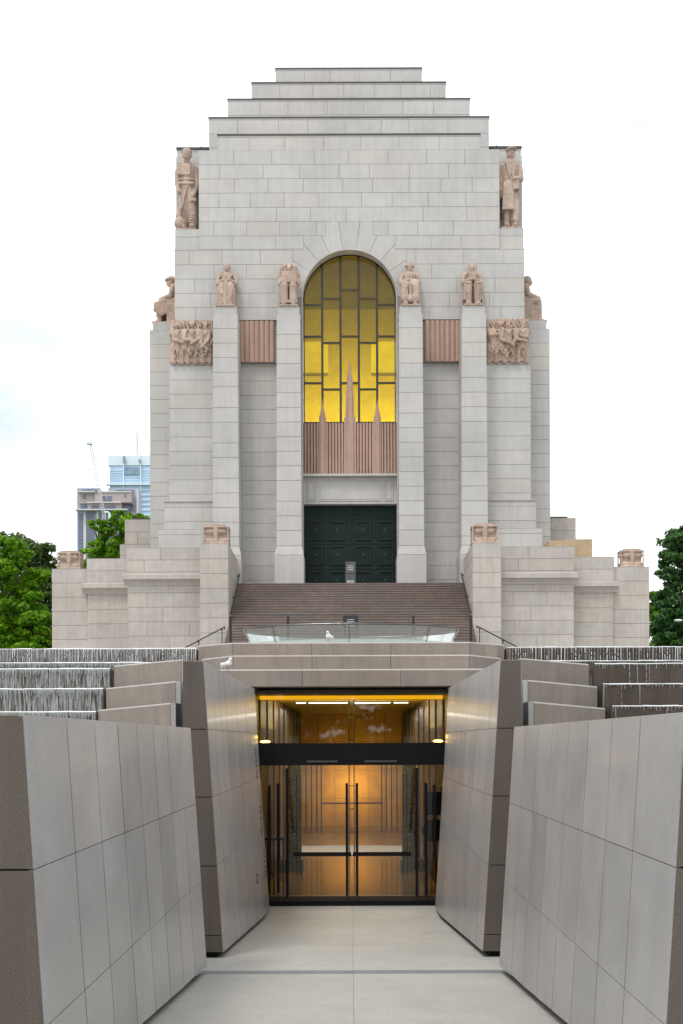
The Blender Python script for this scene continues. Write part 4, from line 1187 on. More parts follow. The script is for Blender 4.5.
# inner screen of posts at y=33 and the second doors
for s in (-1, 1):
    m = MB()
    for x in (1.0, 1.15, 1.32, 1.5): m.box(s*(x-.02), s*(x+.02), 33, 33.06, fz+.45, -.72)
    m.box(s*.98, 0, 33, 33.05, -2.08, -2.03)
    m.box(s*.05, s*.08, 26, 26.06, fz, 1.13)
    m.build('inner_screen', M['metal'], hall)
m = MB()
for k in range(7): m.box(-.05, .05, 26.01, 26.05, fz+.5+k*.6, fz+.53+k*.6)
m.build('ladder_rungs', M['metal'], hall)
for s in (-1, 1):
    m = MB(); m.box(s*1.36, s*1.72, 26.8, 27.2, fz, -.4); m.box(s*1.30, s*1.95, 26.7, 27.3, fz, fz+.3); m.build('column', M['speck'], hall)
m = MB()
for (a, b) in ((-1.55, -1.28), (-1.2, -.1), (.1, 1.1), (1.2, 1.6)):
    m.box(a, b, 28.1, 28.22, 1.06, 1.085)
m.build('ceiling_light', M['linelamp'], hall)
m = MB(); m.box(-2.035, 2.035, 22.0, 22.04, .915, 1.085); m.build('cove_light', M['coveglow'], hall)

dr2 = empty('glass_doors', (0, DG, fz), 'tall glass entrance doors with black transom and long vertical bar handles', 'doors')
zt1, zt0 = hz(743, DG), hz(765, DG)
m = MB(); m.box(-2.0, 2.0, DG-.12, DG+.15, zt0, zt1); 
m.box(-2.0, 2.0, DG-.05, DG+.05, 1.085, 1.129)
tr = m.build('transom', M['blackmetal'], dr2)
m = MB()
for (a, b) in ((-.95, -.3), (.27, .95)): m.box(a, b, DG-.135, DG-.118, zt0+.06, zt0+.10)
m.build('door_closer', M['steelrail'], tr)
m = MB(); m.box(-2.03, 2.03, DG-.006, DG+.006, zt1, 1.084); m.build('transom_light', M['doorglass'], dr2)
m = MB(); m.box(-1.85, 1.85, DG-.06, DG+.06, fz, fz+.09); m.build('threshold', M['blackmetal'], dr2)
m = MB(); m.box(-1.82, 1.82, DG-.03, DG+.03, fz+.092, fz+.20); m.build('bottom_rail', plain('brown_metal', (.05, .035, .025), .45, .5), dr2)
for (a, b) in ((-1.8, -1.39), (-1.37, -.006), (.006, 1.37), (1.39, 1.8)):
    m = MB(); m.box(a, b, DG-.006, DG+.006, fz+.205, zt0-.003)
    pn = m.build('door_leaf', M['doorglass'], dr2)
hb = [(-.106, 783, 895), (.106, 783, 895), (-1.37, 768, 896), (1.37, 768, 896), (-1.56, 783, 892), (1.57, 783, 896), (-1.74, 785, 880), (1.74, 785, 860)]
for (x, ya_, yb_) in hb:
    m = MB()
    m.box(x-.028, x+.028, DG-.12, DG-.07, hz(yb_, DG), hz(ya_, DG))
    for z in (hz(ya_, DG)-.2, hz(yb_, DG)+.2): m.box(x-.015, x+.015, DG-.07, DG-.008, z-.015, z+.015)
    m.build('bar_handle', M['blackmetal'], dr2)
m = MB()
for s in (-1, 1): m.box(s*.02, s*1.25, DG-.04, DG-.008, hz(856, DG), hz(852, DG))
for s in (-1, 1):
    for x in (1.12, 1.2): m.box(s*(x-.012), s*(x+.012), DG+.6, DG+.63, hz(880, DG), hz(775, DG))
m.build('push_bar', M['blackmetal'], dr2)
# dark stand behind the left side light, round wall device on the right
m = MB(); m.box(-1.95, -1.5, 22.0, 22.4, fz+1.3, fz+1.36)
for k in range(5): m.box(-1.93+k*.1, -1.90+k*.1, 22.0, 22.04, fz+.05, fz+1.3)
m.box(-1.96, -1.48, 21.98, 22.52, fz, fz+.05)
o = m.build('brochure_stand', M['blackmetal']); tag(o, 'black slatted stand behind the glass left of the doors', 'stand')
m = MB(); m.tube([(1.76, 21.5, -1.93), (1.76, 21.75, -1.93)], .25, 24); m.ell((1.76, 21.49, -1.93), (.13, .04, .13)); m.box(1.6, 1.98, 21.55, 21.8, -1.6, -1.1); m.box(1.93, 2.03, 21.5, 21.8, fz, -1.0)
o = m.build('hose_reel', M['blackmetal']); tag(o, 'black round reel mounted behind the glass right of the doors', 'reel')
# small warm up-lights standing on the transom
for s in (-1, 1):
    m = MB(); m.ell((s*1.86, DG+.34, zt1+.035), (.11, .07, .028)); 
    o = m.build('spot_lamp', M['warmlamp'], tr)
    m = MB(); m.ell((s*1.80, DG+.30, zt1-.005), (.16, .10, .02)); m.build('lamp_shelf', M['blackmetal'], tr)

def lamp(kind, name, loc, e, col, size=None, rot=None, sizey=None):
    l = bpy.data.lights.new(name, kind); l.energy = e; l.color = col
    if kind == 'AREA':
        l.size = size or 1
        if sizey: l.shape = 'RECTANGLE'; l.size_y = sizey
    elif size: l.shadow_soft_size = size
    o = bpy.data.objects.new(name, l); C.objects.link(o); o.location = loc
    if rot: o.rotation_euler = rot
    return o
for s in (-1, 1): lamp('POINT', 'spot_light', (s*1.86, DG+.36, zt1+.14), 3, (1, .62, .12), .05)
lamp('AREA', 'wall_washer', (0, 39.0, fz+1.7), 52, (1, .62, .12), 1.0, (R(90), 0, 0), .3)
lamp('AREA', 'skylight_fill', (0, 31.9, 1.0), 210, (1, .97, .88), 3.2, (0, 0, 0), 1.0)  # unseen area light added in place of daylight through the oculus
lamp('AREA', 'cove_and_fill', (0, 26.6, .3), 260, (1, .75, .15), 3.4, (R(180), 0, 0), .3)  # unseen up-light added mid-corridor to brighten the gold ceiling
lamp('AREA', 'vestibule_lamp', (0, 25.5, .9), 30, (1, .74, .2), 2.0, (0, 0, 0), 1.0)
# unseen fill added low in the memorial hall to brighten its back wall
lamp('AREA', 'hall_fill', (0, 64.5, 19.5), 3000, (1, .99, .9), 10, (R(80), 0, 0), 3)

# ================================================================== PLAZA, RING, RAILINGS, SIGNS
m = MB(); m.poly([(-40, 23.9, 1.98), (40, 23.9, 1.98), (40, 60, 1.98), (-40, 60, 1.98)])
o = m.build('plaza', M['paving']); tag(o, kind='structure')

def ringpts(a, b, cy, n=72): return [(a*math.cos(2*math.pi*k/n), cy + b*math.sin(2*math.pi*k/n)) for k in range(n)]
ring = empty('glass_balustrade', (0, 28.2, 2.0), 'oval flared glass balustrade above the entrance', 'balustrade')
zr0, zr1, zrT = 2.02, 2.72, 3.09
def ringwall(m, lv, t=.02):
    n = 72
    for (A, B) in zip(lv[:-1], lv[1:]):
        P0 = ringpts(A[0], A[1], 28.2); P1 = ringpts(B[0], B[1], 28.2)
        Q0 = ringpts(A[0]-t, A[1]-t, 28.2); Q1 = ringpts(B[0]-t, B[1]-t, 28.2)
        for k in range(n):
            j = (k+1) % n
            m.poly([(*P0[k], A[2]), (*P0[j], A[2]), (*P1[j], B[2]), (*P1[k], B[2])]); m.poly([(*Q0[k], A[2]), (*Q0[j], A[2]), (*Q1[j], B[2]), (*Q1[k], B[2])]); m.poly([(*P1[k], B[2]), (*P1[j], B[2]), (*Q1[j], B[2]), (*Q1[k], B[2])])
m = MB(); ringwall(m, [(2.72, 1.50, 2.0), (2.84, 1.60, zr1)], .06); m.build('frosted_skirt', M['frost'], ring)
m = MB(); ringwall(m, [(2.85, 1.605, zr1), (3.04, 1.78, zrT)], .015); m.build('glass_panel', M['clear'], ring)
m = MB(); P = [(x, y, zrT+.012) for x, y in ringpts(3.035, 1.775, 28.2)]
m.tube(P+[P[0]], .024, 6)
m.build('rim', M['steelrail'], ring)
for a in (-134, -91, -46, -165, -15, 90, 45, 135):
    ca, sa = math.cos(R(a)), math.sin(R(a))
    m = MB(); m.tube([(2.74*ca, 28.2+1.52*sa, 2.05), (3.045*ca, 28.2+1.785*sa, zrT)], .010, 6)
    m.build('joint_strip', M['steelrail'], ring)

rail = empty('railing', (0, 46.6, 4.7), 'dark metal railing with slim posts across the foot of the steps', 'railing')
m = MB(); zr_ = hz(614.5, 46.6)
m.box(-5.62, 5.62, 46.57, 46.63, zr_-.05, zr_)
m.build('top_rail', M['steelrail'], rail)
for x in (-5.6, -2.92, 2.92, 5.6):
    m = MB(); m.box(x-.06, x+.06, 46.56, 46.64, 3.9, zr_-.07); m.build('post', M['metal'], rail)
def sign(name, label, x0, x1, y, z0, z1, mat, lines, z_leg=None):
    r = empty(name, ((x0+x1)/2, y, z0), label, 'sign')
    m = MB(); m.box(x0, x1, y-.02, y+.02, z0, z1); m.build('panel', mat, r)
    m = MB(); rg = random.Random(int(x0*100+z0*10))
    w = x1-x0
    for (fz0, fz1, a, b) in lines:
        x = x0+w*a
        while x < x0+w*b:
            cw = w*rg.uniform(.05, .11)
            m.box(x, min(x+cw, x0+w*b), y-.028, y-.021, z0+(z1-z0)*fz0, z0+(z1-z0)*fz1); x += cw+w*.025
    m.build('lettering', M['lettergrey'], r)
    if z_leg is not None:
        m = MB(); m.box(x0+.06, x0+.12, y+.02, y+.06, z_leg, z1-.1); m.box(x1-.12, x1-.06, y+.02, y+.06, z_leg, z1-.1); m.build('post', M['metal'], r)
    return r
sign('sign', 'dark sign with white lettering fixed to the middle of the railing', -.36, .36, 46.5, zr_-.58, zr_-.07, M['signdark'], [(.60, .68, .28, .72), (.40, .50, .24, .76), (.04, .12, .26, .74)], 3.9)
zs1 = hz(562, 53.6)
sign('sign', 'upper grey sign panel with white lettering before the green door', -.27, .27, 53.50, zs1-.62, zs1, M['signgrey'], [(.62, .70, .25, .75), (.42, .54, .2, .8), (.24, .36, .22, .78)], zdoor)
sign('sign', 'lower grey sign panel with white lettering before the green door', -.27, .27, 53.50, zdoor+.02, zs1-.65, M['signgrey'], [(.16, .42, .15, .85)])
# handrails beside the steps
for s in (-1, 1):
    r = empty('handrail', (s*6.5, 45, 4), 'dark sloping handrail at the foot of the %s stair pedestal' % ('left' if s < 0 else 'right'), 'handrail')
    m = MB(); a = (s*7.5, 45, 4.20); b = (s*5.66, 45, 5.16)
    m.tube([a, b, (b[0]+s*.02, 45.0, b[2]-.12)], .028, 8); m.build('rail', M['metal'], r)
    for t in (.35, .92):
        p = [a[i]+(b[i]-a[i])*t for i in range(3)]
        m = MB(); m.tube([(p[0], 45.1, p[2]), (p[0]+s*.0, 45.1, p[2]-1.0)], .02, 6); m.ell((p[0], 45.0, p[2]-.04), (.05, .05, .05), 8, 6); m.build('bracket', M['metal'], r)
    m = MB()
    for k in range(8):
        xx = 8.2-.28*k
        m.box(s*5.95, s*xx, 44.6, 46.4, 2+.17*k if k else 2.0, 2+.17*(k+1)-.002)
    o = m.build('side_steps', M['steps']); tag(o, kind='structure')
# wall handrails on the stair cheeks
for s in (-1, 1):
    m = MB(); pts = [(s*5.85, 48.9, 6.3), (s*5.85, 50.4, 7.3), (s*5.85, 52.6, 8.75), (s*5.85, 53.2, 9.0)]
    m.tube(pts, .03, 6)
    for p in pts[:3]: m.tube([p, (s*5.97, p[1], p[2]-.08)], .025, 6)
    o = m.build('handrail', M['metal']); tag(o, 'dark handrail fixed to the inner face of the %s stair pedestal' % ('left' if s < 0 else 'right'), 'handrail')

# ================================================================== BIRDS
def bird(x, y, z, h, face, label, name='gull'):
    r = empty(name, (x, y, z), label, 'bird')
    k = h/.30
    Rm = Matrix.Translation((x, y, z)) @ Matrix.Rotation(face, 4, 'Z') @ Matrix.Scale(k, 4)
    m = MB()
    m.cap((0, .10, .13), (0, -.04, .17), .045, .068); m.cap((0, -.06, .17), (0, -.085, .235), .045, .034)
    m.ell((0, -.095, .258), (.034, .042, .036)); m.cap((0, .1, .13), (0, .2, .10), .035, .012)
    o = sculpt(m, 'body', M['birdwhite'], r, .009, Rm, 1)
    m = MB()
    for s in (-1, 1): m.ell((s*.052, .06, .155), (.018, .125, .042), 10, 6)
    m.v = [tuple(Rm @ Vector(v)) for v in m.v]; m.build('wing', M['birdgrey'] if name == 'gull' else M['birdwhite'], r, True)
    m = MB(); m.tube([(0, -.13, .256), (0, -.165, .248)], [.011, .003], 6)
    m.v = [tuple(Rm @ Vector(v)) for v in m.v]; m.build('beak', M['orange'], r)
    m = MB()
    for s in (-1, 1): m.tube([(s*.025, 0, .11), (s*.028, -.005, .005)], .006, 5); m.box(s*.012, s*.046, -.045, .01, 0, .008)
    m.v = [tuple(Rm @ Vector(v)) for v in m.v]; m.build('leg', M['orange'], r)
bird(-1.925, 15.5, 1.086, .215, R(50), 'white bird standing on top of the leaning granite wall left of the entrance')
bird(-.50, 22.5, 2.206, .27, R(-20), 'white bird standing on the stone terrace in front of the oval glass balustrade')

# ================================================================== TREES
def tree(name, label, x, y, zg, clumps, nleaf, leaf, mat, trunk_r=.35, seed=1, group=None):
    r = empty(name, (x, y, zg), label, 'tree', group)
    rg = np.random.default_rng(seed)
    tb = MB(); cz = min(c[2] for c in clumps)
    fork = Vector((x, y, zg + max(1.5, (cz-zg)*.55)))
    tb.tube([(x, y, zg-.3), (x+.1, y, zg+1.0), tuple(fork)], [trunk_r*1.3, trunk_r, trunk_r*.8], 10)
    for c in clumps:
        e = Vector(c[:3]); mid = fork.lerp(e, .5) + Vector((0, 0, .4))
        tb.tube([tuple(fork), tuple(mid), tuple(e)], [trunk_r*.5, trunk_r*.3, trunk_r*.1], 6)
        for q in range(3):
            d = Vector(rg.normal(size=3)).normalized()*c[3]*.7
            tb.tube([tuple(mid.lerp(e, .6)), tuple(e+d)], [trunk_r*.16, trunk_r*.04], 5)
    tb.build('trunk', M['bark'], r)
    tot = sum(c[3]**2 for c in clumps)
    V = []
    for c in clumps:
        n = int(nleaf*c[3]**2/tot)
        # sub-clumps on the clump surface give an uneven outline with gaps
        ns = max(10, int(16*c[3]))
        sd = rg.normal(size=(ns, 3)); sd /= np.linalg.norm(sd, axis=1)[:, None]; sd[:, 2] = sd[:, 2]*.85+.08
        rad = c[3]*rg.uniform(.6, 1.08, size=(ns, 1))
        sc_ = np.array([1, 1, c[4] if len(c) > 4 else .8])
        sub = np.array(c[:3]) + sd*rad*sc_
        idx = rg.integers(0, ns, n)
        off = rg.normal(size=(n, 3)); off /= np.linalg.norm(off, axis=1)[:, None]
        sr = c[3]*rg.uniform(.16, .36, size=ns)[idx][:, None]
        off = off*sr*rg.uniform(.55, 1.1, size=(n, 1))*np.array([1.15, 1.15, .62])
        pos = sub[idx] + off
        nrm = off/np.linalg.norm(off, axis=1)[:, None]*.6 + rg.normal(size=(n, 3))*.55 + np.array([0, 0, .5])
        nrm /= np.linalg.norm(nrm, axis=1)[:, None]
        t = np.cross(nrm, rg.normal(size=(n, 3))); t /= np.linalg.norm(t, axis=1)[:, None]
        b = np.cross(nrm, t)
        s = leaf*rg.uniform(.6, 1.35, size=(n, 1))
        q = np.stack([pos - t*s, pos - b*s*.45 + nrm*s*.12, pos + t*s, pos + b*s*.45 + nrm*s*.12], axis=1)
        V.append(q)
    V = np.concatenate(V).reshape(-1, 3); nf = len(V)//4
    me = bpy.data.meshes.new('crown')
    me.vertices.add(len(V)); me.vertices.foreach_set('co', V.ravel())
    me.loops.add(len(V)); me.loops.foreach_set('vertex_index', np.arange(len(V)))
    me.polygons.add(nf); me.polygons.foreach_set('loop_start', np.arange(nf)*4); me.polygons.foreach_set('loop_total', np.full(nf, 4))
    me.update(); me.materials.append(mat)
    o = bpy.data.objects.new('crown', me); C.objects.link(o); o.parent = r
    o.matrix_parent_inverse = Matrix.Translation(r.location).inverted()
    return r
def pc(px, py, D, rad, sq=.8, dy=0): return ((px-350)*D/1000, D+dy, (741-py)*D/1000, rad, sq)
GZ = 2.0
D = 78
tree('olive_tree', 'tall olive green tree behind the bright trees at the left edge', -27, D+6, GZ, [pc(8, 552, 84, 2.1), pc(30, 556, 84, 1.9), pc(44, 578, 84, 1.7), pc(-8, 565, 84, 2.2), pc(38, 604, 84, 2.4), pc(20, 585, 84, 2.0), pc(44, 630, 84, 2.0), pc(10, 620, 84, 2.4)], 26000, .20, M['leafolive'], .4, 3, 'park trees left of the memorial')
tree('broadleaf_tree', 'bright green leafy tree at the left edge beside the end pier', -26.5, 70, GZ, [pc(2, 555, 70, 1.7), pc(18, 575, 70, 1.6), pc(-6, 590, 70, 2.0), pc(14, 612, 70, 2.0), pc(34, 625, 70, 1.6), pc(0, 640, 70, 2.0), pc(26, 650, 70, 1.8), pc(45, 655, 70, 1.2)], 30000, .19, M['leafbright'], .4, 4, 'park trees left of the memorial')
tree('broadleaf_tree', 'bushy green tree rising behind the left podium in front of the grey tower', -18.5, 76, GZ, [pc(97, 524, 76, .75), pc(108, 530, 76, .8), pc(121, 520, 76, .95), pc(112, 544, 76, 1.2), pc(96, 552, 76, 1.15), pc(124, 550, 76, 1.3), pc(136, 530, 76, 1.4), pc(106, 566, 76, 1.7), pc(130, 570, 76, 1.8), pc(86, 572, 76, 1.0), pc(140, 521, 76, .8)], 20000, .15, M['leafbright'], .3, 5)
tree('broadleaf_tree', 'dark green tree with a drooping irregular crown at the right edge', 24.5, 72, GZ, [pc(690, 540, 72, 1.7), pc(676, 558, 72, 1.3), pc(668, 578, 72, .95), pc(700, 570, 72, 1.8), pc(681, 600, 72, 1.6), pc(697, 620, 72, 2.0), pc(670, 625, 72, 1.4), pc(680, 645, 72, 1.7), pc(665, 598, 72, .7)], 26000, .17, M['leafdark'], .35, 6)
tree('shrubby_tree', 'lighter green bushy tree low beside the right end pier', 22.8, 78, GZ, [pc(655, 604, 78, 1.15), pc(652, 625, 78, 1.4), pc(664, 618, 78, 1.3), pc(658, 645, 78, 1.9), pc(672, 636, 78, 1.5)], 12000, .16, M['leafbright'], .2, 8)
# distant belt of trees closing the park behind
for k, (px, rr) in enumerate([(-60, 3.2), (-20, 3), (60, 2.3), (160, 2.6), (560, 2.4), (640, 2.4), (700, 3), (750, 3.4)]):
    D = 104 + (k % 3)*4
    cx = (px-350)*D/1000
    tree('park_tree', ['rounded tree far back beyond the left edge', 'rounded dark tree far back behind the left trees', 'low rounded tree far back in the gap left of the podium', 'low tree far back hidden mostly by the left podium', 'low tree far back hidden mostly by the right podium', 'low rounded tree far back beside the right end pier', 'rounded dark tree far back at the right edge', 'rounded tree far back beyond the right edge'][k], cx, D, GZ,
         [(cx+dx*rr, D+dy, 2+4.2+dz*rr, rr*.8, .85) for dx, dy, dz in ((0, 0, .6), (-.8, 0, .1), (.8, .5, .2), (0, -1, -.4), (.5, 0, -.6), (-.5, .5, -.5))], 9000, .26, M['leafdark'] if k % 2 else M['leafolive'], .3, 30+k, 'trees far back in the park')

for k, (x_, y_) in enumerate([(-26, -34), (-15, -38), (-5, -33), (6, -37), (16, -34), (27, -38)]):  # unseen row added so the entrance glass has foliage to reflect
    tree('park_tree', 'unseen leafy tree added behind the camera to be mirrored in the entrance glass', x_, y_, -3.6,
         [(x_+dx*3.4, y_+dy*2, 2.5+dz*3.6, 3.1, 1.0) for dx, dy, dz in ((0, 0, 1.6), (-.9, 0, .6), (.9, .5, .7), (0, -1, -.2), (.8, 0, -.5), (-.8, .5, -.6))], 7000, .45, M['leafdark'], .35, 60+k, 'unseen trees added behind the camera')
m = MB(); m.poly([(-900, 23.5, 1.94), (900, 23.5, 1.94), (900, 1800, 1.94), (-900, 1800, 1.94)])
o = m.build('ground', M['grass']); tag(o, kind='structure')
m = MB(); m.poly([(-60, -60, -3.9), (60, -60, -3.9), (60, 24, -3.9), (-60, 24, -3.9)]); [m.poly([(a, 23.6, -3.9), (b, 23.6, -3.9), (b, 23.6, 1.93), (a, 23.6, 1.93)]) for a, b in ((-60, -2.5), (2.5, 60))]; m.poly([(-2.5, 23.6, 1.3), (2.5, 23.6, 1.3), (2.5, 23.6, 1.93), (-2.5, 23.6, 1.93)])
o = m.build('lower_ground', M['paving']); tag(o, kind='structure')

# street lamp by the right tree
r = empty('street_lamp', (19.6, 60, GZ), 'pale oval street lamp head on a slim pole in front of the right tree', 'street lamp')
zl = hz(621.5, 60)
m = MB(); m.tube([(20.6, 60, GZ), (20.6, 60, zl-.1), (20.3, 60, zl+.02), (19.9, 60, zl+.02)], [.07, .05, .04, .035], 8); m.build('pole', M['metal'], r)
m = MB(); m.ell((19.66, 60, zl), (.27, .14, .07)); m.build('lamp_head', M['white'], r, True)

# ================================================================== CITY
def facade_mat(name, col, gl, fx, fz_, refl=.5):
    m_, nt, out = newmat(name); L = nt.links.new
    b = N(nt, 'ShaderNodeBsdfPrincipled', Roughness=.35); b.inputs['Base Color'].default_value = (*col, 1); L(b.outputs[0], out.inputs[0]); return m_
cA = plain('hazed_blue_grey_cladding', (0.33, 0.36, 0.44), .5, noise=.04, scale=.2); cP = plain('pink_grey_concrete', (0.44, 0.37, 0.37), .8, noise=.05, scale=.3)  # tower colours raised paler to paint distance haze into them
cW = plain('dark_blue_glazing', (0.15, 0.18, 0.27), .3, noise=.3, scale=.5); cT = plain('pale_concrete_trim', (0.62, 0.60, 0.62), .7)
cB = plain('hazed_blue_curtain_glass', (0.44, 0.60, 0.78), .3, noise=.12, scale=.12); cC = plain('pale_blue_white_panel', (0.66, 0.75, 0.82), .4); cD = plain('steel_blue_glazing', (0.22, 0.32, 0.42), .3, noise=.2, scale=.4)
DA = 400
X_ = lambda px, D: (px-350)*D/1000
ta = empty('office_tower', (X_(105, DA), DA, GZ), 'grey blue office tower with pink concrete crown behind the left trees', 'building')
m = MB()
m.box(X_(76.5, DA), X_(134, DA), DA+1, DA+9, GZ, hz(511, DA)); m.box(X_(76.5, DA), X_(99, DA), DA+1, DA+9, hz(511, DA), hz(486.5, DA)); m.box(X_(106, DA), X_(136.5, DA), DA+4, DA+9, hz(511, DA), hz(484.5, DA))
m.build('wall', cA, ta)
m = MB()
m.box(X_(79, DA), X_(99, DA), DA, DA+4, hz(502.5, DA), hz(492, DA)); m.box(X_(96, DA), X_(132, DA), DA-1.5, DA+4, hz(502.5, DA), hz(492.5, DA)); m.box(X_(88, DA), X_(122, DA), DA-.5, DA+2, hz(508.8, DA), hz(502.5, DA))
m.build('crown_wall', cP, ta)
m = MB()
for (a, b, c_, d_) in ((79, 99, 491.2, 492.3), (96, 132, 491.5, 492.6), (88, 122, 502, 503), (76.5, 128, 509, 510.2)):
    m.box(X_(a, DA), X_(b, DA), DA-1.9, DA-1.4+2, hz(d_, DA), hz(c_, DA))
for (a, b) in ((83, 85.5), (96, 98.2), (136.4, 137.6)): m.box(X_(a, DA), X_(b, DA), DA+.6, DA+2, GZ, hz(510 if a < 130 else 488, DA))
m.build('trim', cT, ta)
def win_grid(m, x0, x1, z0, z1, D, nx, nz, g=.22):
    for i in range(nx):
        for j in range(nz):
            a = x0+(x1-x0)*i/nx; b = x0+(x1-x0)*(i+1)/nx; c_ = z0+(z1-z0)*j/nz; d_ = z0+(z1-z0)*(j+1)/nz
            m.box(a+g, b-g, D-.2, D+.3, c_+g, d_-g)
for (a, b, c_, d_, nx, nz, yy) in ((103, 113, 501.5, 496, 4, 1, DA-1.6), (80, 88, 509, 504, 4, 1, DA+.8), (92, 99, 508.5, 505, 4, 2, DA-.7), (103, 116, 508.5, 505, 6, 1, DA-.7), (121, 129, 509, 504, 4, 1, DA+.8), (83, 86, 498, 494, 1, 1, DA-.1), (125, 127.5, 497, 494, 1, 1, DA-1.6), (81, 97, 491, 487.5, 6, 1, DA+.8), (114, 132, 491, 486.5, 7, 1, DA+3.8), (86, 94, 575, 511, 3, 24, DA+.9), (98.5, 133, 600, 512, 8, 26, DA+.9), (77.5, 82.5, 600, 512, 1, 26, DA+.9)):
    m = MB(); win_grid(m, X_(a, DA), X_(b, DA), hz(c_, DA), hz(d_, DA), yy, nx, nz, .12)
    m.build('window_band', cW if c_ < 560 else plain('grey_blue_window', (.17, .20, .29), .3), ta)
DB = 520
tbv = empty('glass_tower', (X_(135, DB), DB, GZ), 'pale blue glass office tower with a rooftop mast beside the memorial', 'building')
m = MB(); m.box(X_(110, DB), X_(165, DB), DB, DB+30, GZ, hz(465, DB)); m.build('wall', cB, tbv)
m = MB(); m.box(X_(108.5, DB), X_(165, DB), DB-.5, DB+28, hz(464.8, DB), hz(455, DB)); m.box(X_(107, DB), X_(165, DB), DB-2, DB, hz(485, DB), hz(483.4, DB))
for px in (124, 141): m.box(X_(px-.6, DB), X_(px+.6, DB), DB-1, DB, GZ, hz(454, DB))
for k in range(20): m.box(X_(138, DB), X_(165, DB), DB-.6, DB, hz(490+k*5, DB), hz(489.4+k*5, DB))
for k in range(6): m.box(X_(110, DB), X_(165, DB), DB-.3, DB, hz(470+k*2.4, DB), hz(469.8+k*2.4, DB))
m.build('panel_band', cC, tbv)
m = MB(); m.box(X_(125, DB), X_(140, DB), DB-.8, DB, hz(474, DB), hz(467, DB)); m.box(X_(124.5, DB), X_(126.5, DB), DB-3, DB-1.5, hz(463, DB), hz(457, DB)); m.box(X_(140, DB), X_(142, DB), DB-3, DB-1.5, hz(463, DB), hz(460, DB))
m.build('plant_louvre', cD, tbv)
m = MB(); m.tube([(X_(134.3, DB), DB+8, hz(455, DB)), (X_(134.2, DB), DB+8, hz(438, DB)), (X_(134, DB), DB+8, hz(424, DB))], [.8, .6, .3], 6); m.build('mast', cT, tbv)
# tower crane with a luffing jib
DCc = 340
cr = empty('tower_crane', (X_(104, DCc), DCc, GZ), 'white luffing tower crane standing in front of the grey office tower', 'crane')
def lattice(m, a, b, w, n, r_):
    a = Vector(a); b = Vector(b); t = (b-a).normalized(); s = t.cross(Vector((0, 1, 0))).normalized()*w/2; f = Vector((0, 1, 0))*w/2
    cs = [s+f, s-f, -s-f, -s+f]
    for c_ in cs: m.tube([tuple(a+c_), tuple(b+c_*.6)], r_, 4)
    for i in range(n):
        p = a.lerp(b, i/n); q = a.lerp(b, (i+1)/n)
        for k in range(4): m.tube([tuple(p+cs[k]), tuple(q+cs[(k+1) % 4])], r_*.7, 4)
m = MB(); lattice(m, (X_(104, DCc), DCc, GZ), (X_(104, DCc), DCc, hz(513, DCc)), 1.2, 40, .08); m.build('tower_mast', cT, cr)
m = MB(); lattice(m, (X_(104, DCc), DCc, hz(513, DCc)), (X_(90.5, DCc), DCc, hz(441, DCc)), .8, 26, .05)
m.tube([(X_(90.5, DCc), DCc, hz(441, DCc)), (X_(107.5, DCc), DCc, hz(500, DCc))], .05, 4); m.tube([(X_(90, DCc), DCc, hz(441, DCc)), (X_(90, DCc), DCc, hz(470, DCc))], .04, 4)
m.build('jib', cT, cr)
m = MB(); m.box(X_(87, DCc), X_(92.5, DCc), DCc-.6, DCc+.6, hz(443.5, DCc), hz(441.5, DCc)); m.box(X_(109, DCc), X_(115, DCc), DCc-1, DCc+1, hz(519, DCc), hz(512, DCc)); m.build('counterweight', cC, cr)
# low city blocks beyond the park, mostly hidden
for k, (px0, px1, py, D, col) in enumerate([(-80, -30, 600, 300, cP), (760, 800, 590, 300, cP)]):
    t = empty('city_block', (X_((px0+px1)/2, D), D, GZ), ['low concrete city block beyond the left edge', 'low concrete city block beyond the right edge'][k], 'building')
    m = MB(); m.box(X_(px0, D), X_(px1, D), D, D+20, GZ, hz(py, D)); m.build('wall', col, t)
    m = MB(); win_grid(m, X_(px0, D), X_(px1, D), GZ+3, hz(py, D)-1, D, 8, 8, .4); m.build('window_band', cW, t)

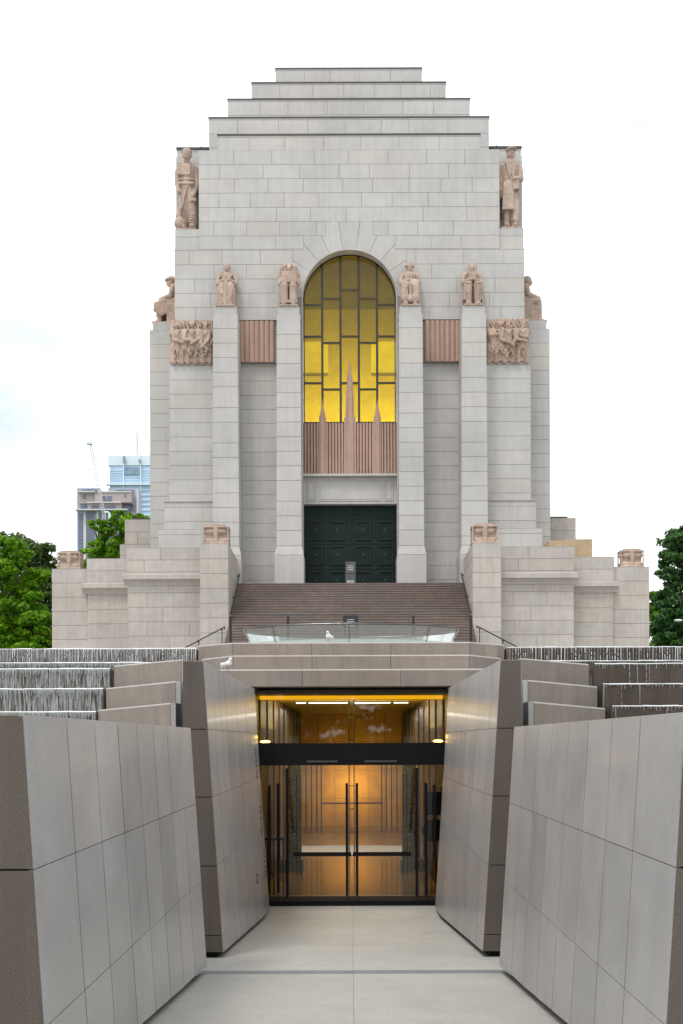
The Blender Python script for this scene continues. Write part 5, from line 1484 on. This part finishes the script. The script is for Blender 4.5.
# ================================================================== SKY, SUN, CAMERA
w = bpy.data.worlds.new('World'); sc.world = w; w.use_nodes = True
nt = w.node_tree; nt.nodes.clear(); L = nt.links.new
out = nt.nodes.new('ShaderNodeOutputWorld'); bg = nt.nodes.new('ShaderNodeBackground')
SUN_EL, SUN_AZ = 62.0, -150.0    # high, behind the camera and a little left
sky = nt.nodes.new('ShaderNodeTexSky'); sky.sky_type = 'NISHITA'; sky.sun_disc = False; sky.sun_elevation = R(SUN_EL); sky.sun_rotation = R(SUN_AZ+0)
sky.air_density = 1.2; sky.dust_density = 2.0
tc = nt.nodes.new('ShaderNodeTexCoord'); mp = nt.nodes.new('ShaderNodeMapping'); mp.inputs['Scale'].default_value = (1, 1, 2.6); L(tc.outputs['Generated'], mp.inputs[0])
n1 = nt.nodes.new('ShaderNodeTexNoise'); n1.inputs['Scale'].default_value = 2.2; n1.inputs['Detail'].default_value = 6; n1.inputs['Roughness'].default_value = .55; L(mp.outputs[0], n1.inputs['Vector'])
cl = ramp(nt, n1.outputs['Fac'], [(.30, (7.4, 8.5, 9.0)), (.5, (11.8, 12.2, 12.4)), (.7, (14.2, 14.2, 14.2))])
cv = ramp(nt, n1.outputs['Fac'], [(.28, (.80,)*3), (.5, (.97,)*3)])
col = mixc(nt, cv, sky.outputs[0], cl)
L(col, bg.inputs[0]); bg.inputs[1].default_value = 0.085
L(bg.outputs[0], out.inputs[0])

sl = bpy.data.lights.new('sun', 'SUN'); sl.energy = 1.3; sl.angle = R(14); sl.color = (1, .97, .93)
so = bpy.data.objects.new('sun', sl); C.objects.link(so)
# Nishita rotation: 0 = +Y, clockwise seen from above
az = R(SUN_AZ); el = R(SUN_EL)
d = Vector((math.sin(az)*math.cos(el), math.cos(az)*math.cos(el), math.sin(el)))
so.rotation_euler = d.to_track_quat('Z', 'Y').to_euler(); so.location = (0, 0, 60)

cam = bpy.data.cameras.new('camera'); co = bpy.data.objects.new('camera', cam); C.objects.link(co)
cam.sensor_fit = 'HORIZONTAL'; cam.sensor_width = 36; cam.lens = 36*1000/683
cam.shift_x = -(350.7-341.5)/683; cam.shift_y = (741-512)/683
cam.clip_start = .1; cam.clip_end = 4000
co.matrix_world = Matrix.Translation((-0.02, 0, 0)) @ Matrix.Rotation(R(90), 4, 'X') @ Matrix.Rotation(R(-0.2), 4, 'Z')
sc.camera = co
sc.view_settings.view_transform = 'Standard'; sc.view_settings.look = 'None'; sc.view_settings.exposure = 0.42; sc.view_settings.gamma = 1
sc.render.engine = 'CYCLES'
sc.cycles.max_bounces = 8; sc.cycles.transparent_max_bounces = 24; sc.cycles.diffuse_bounces = 4
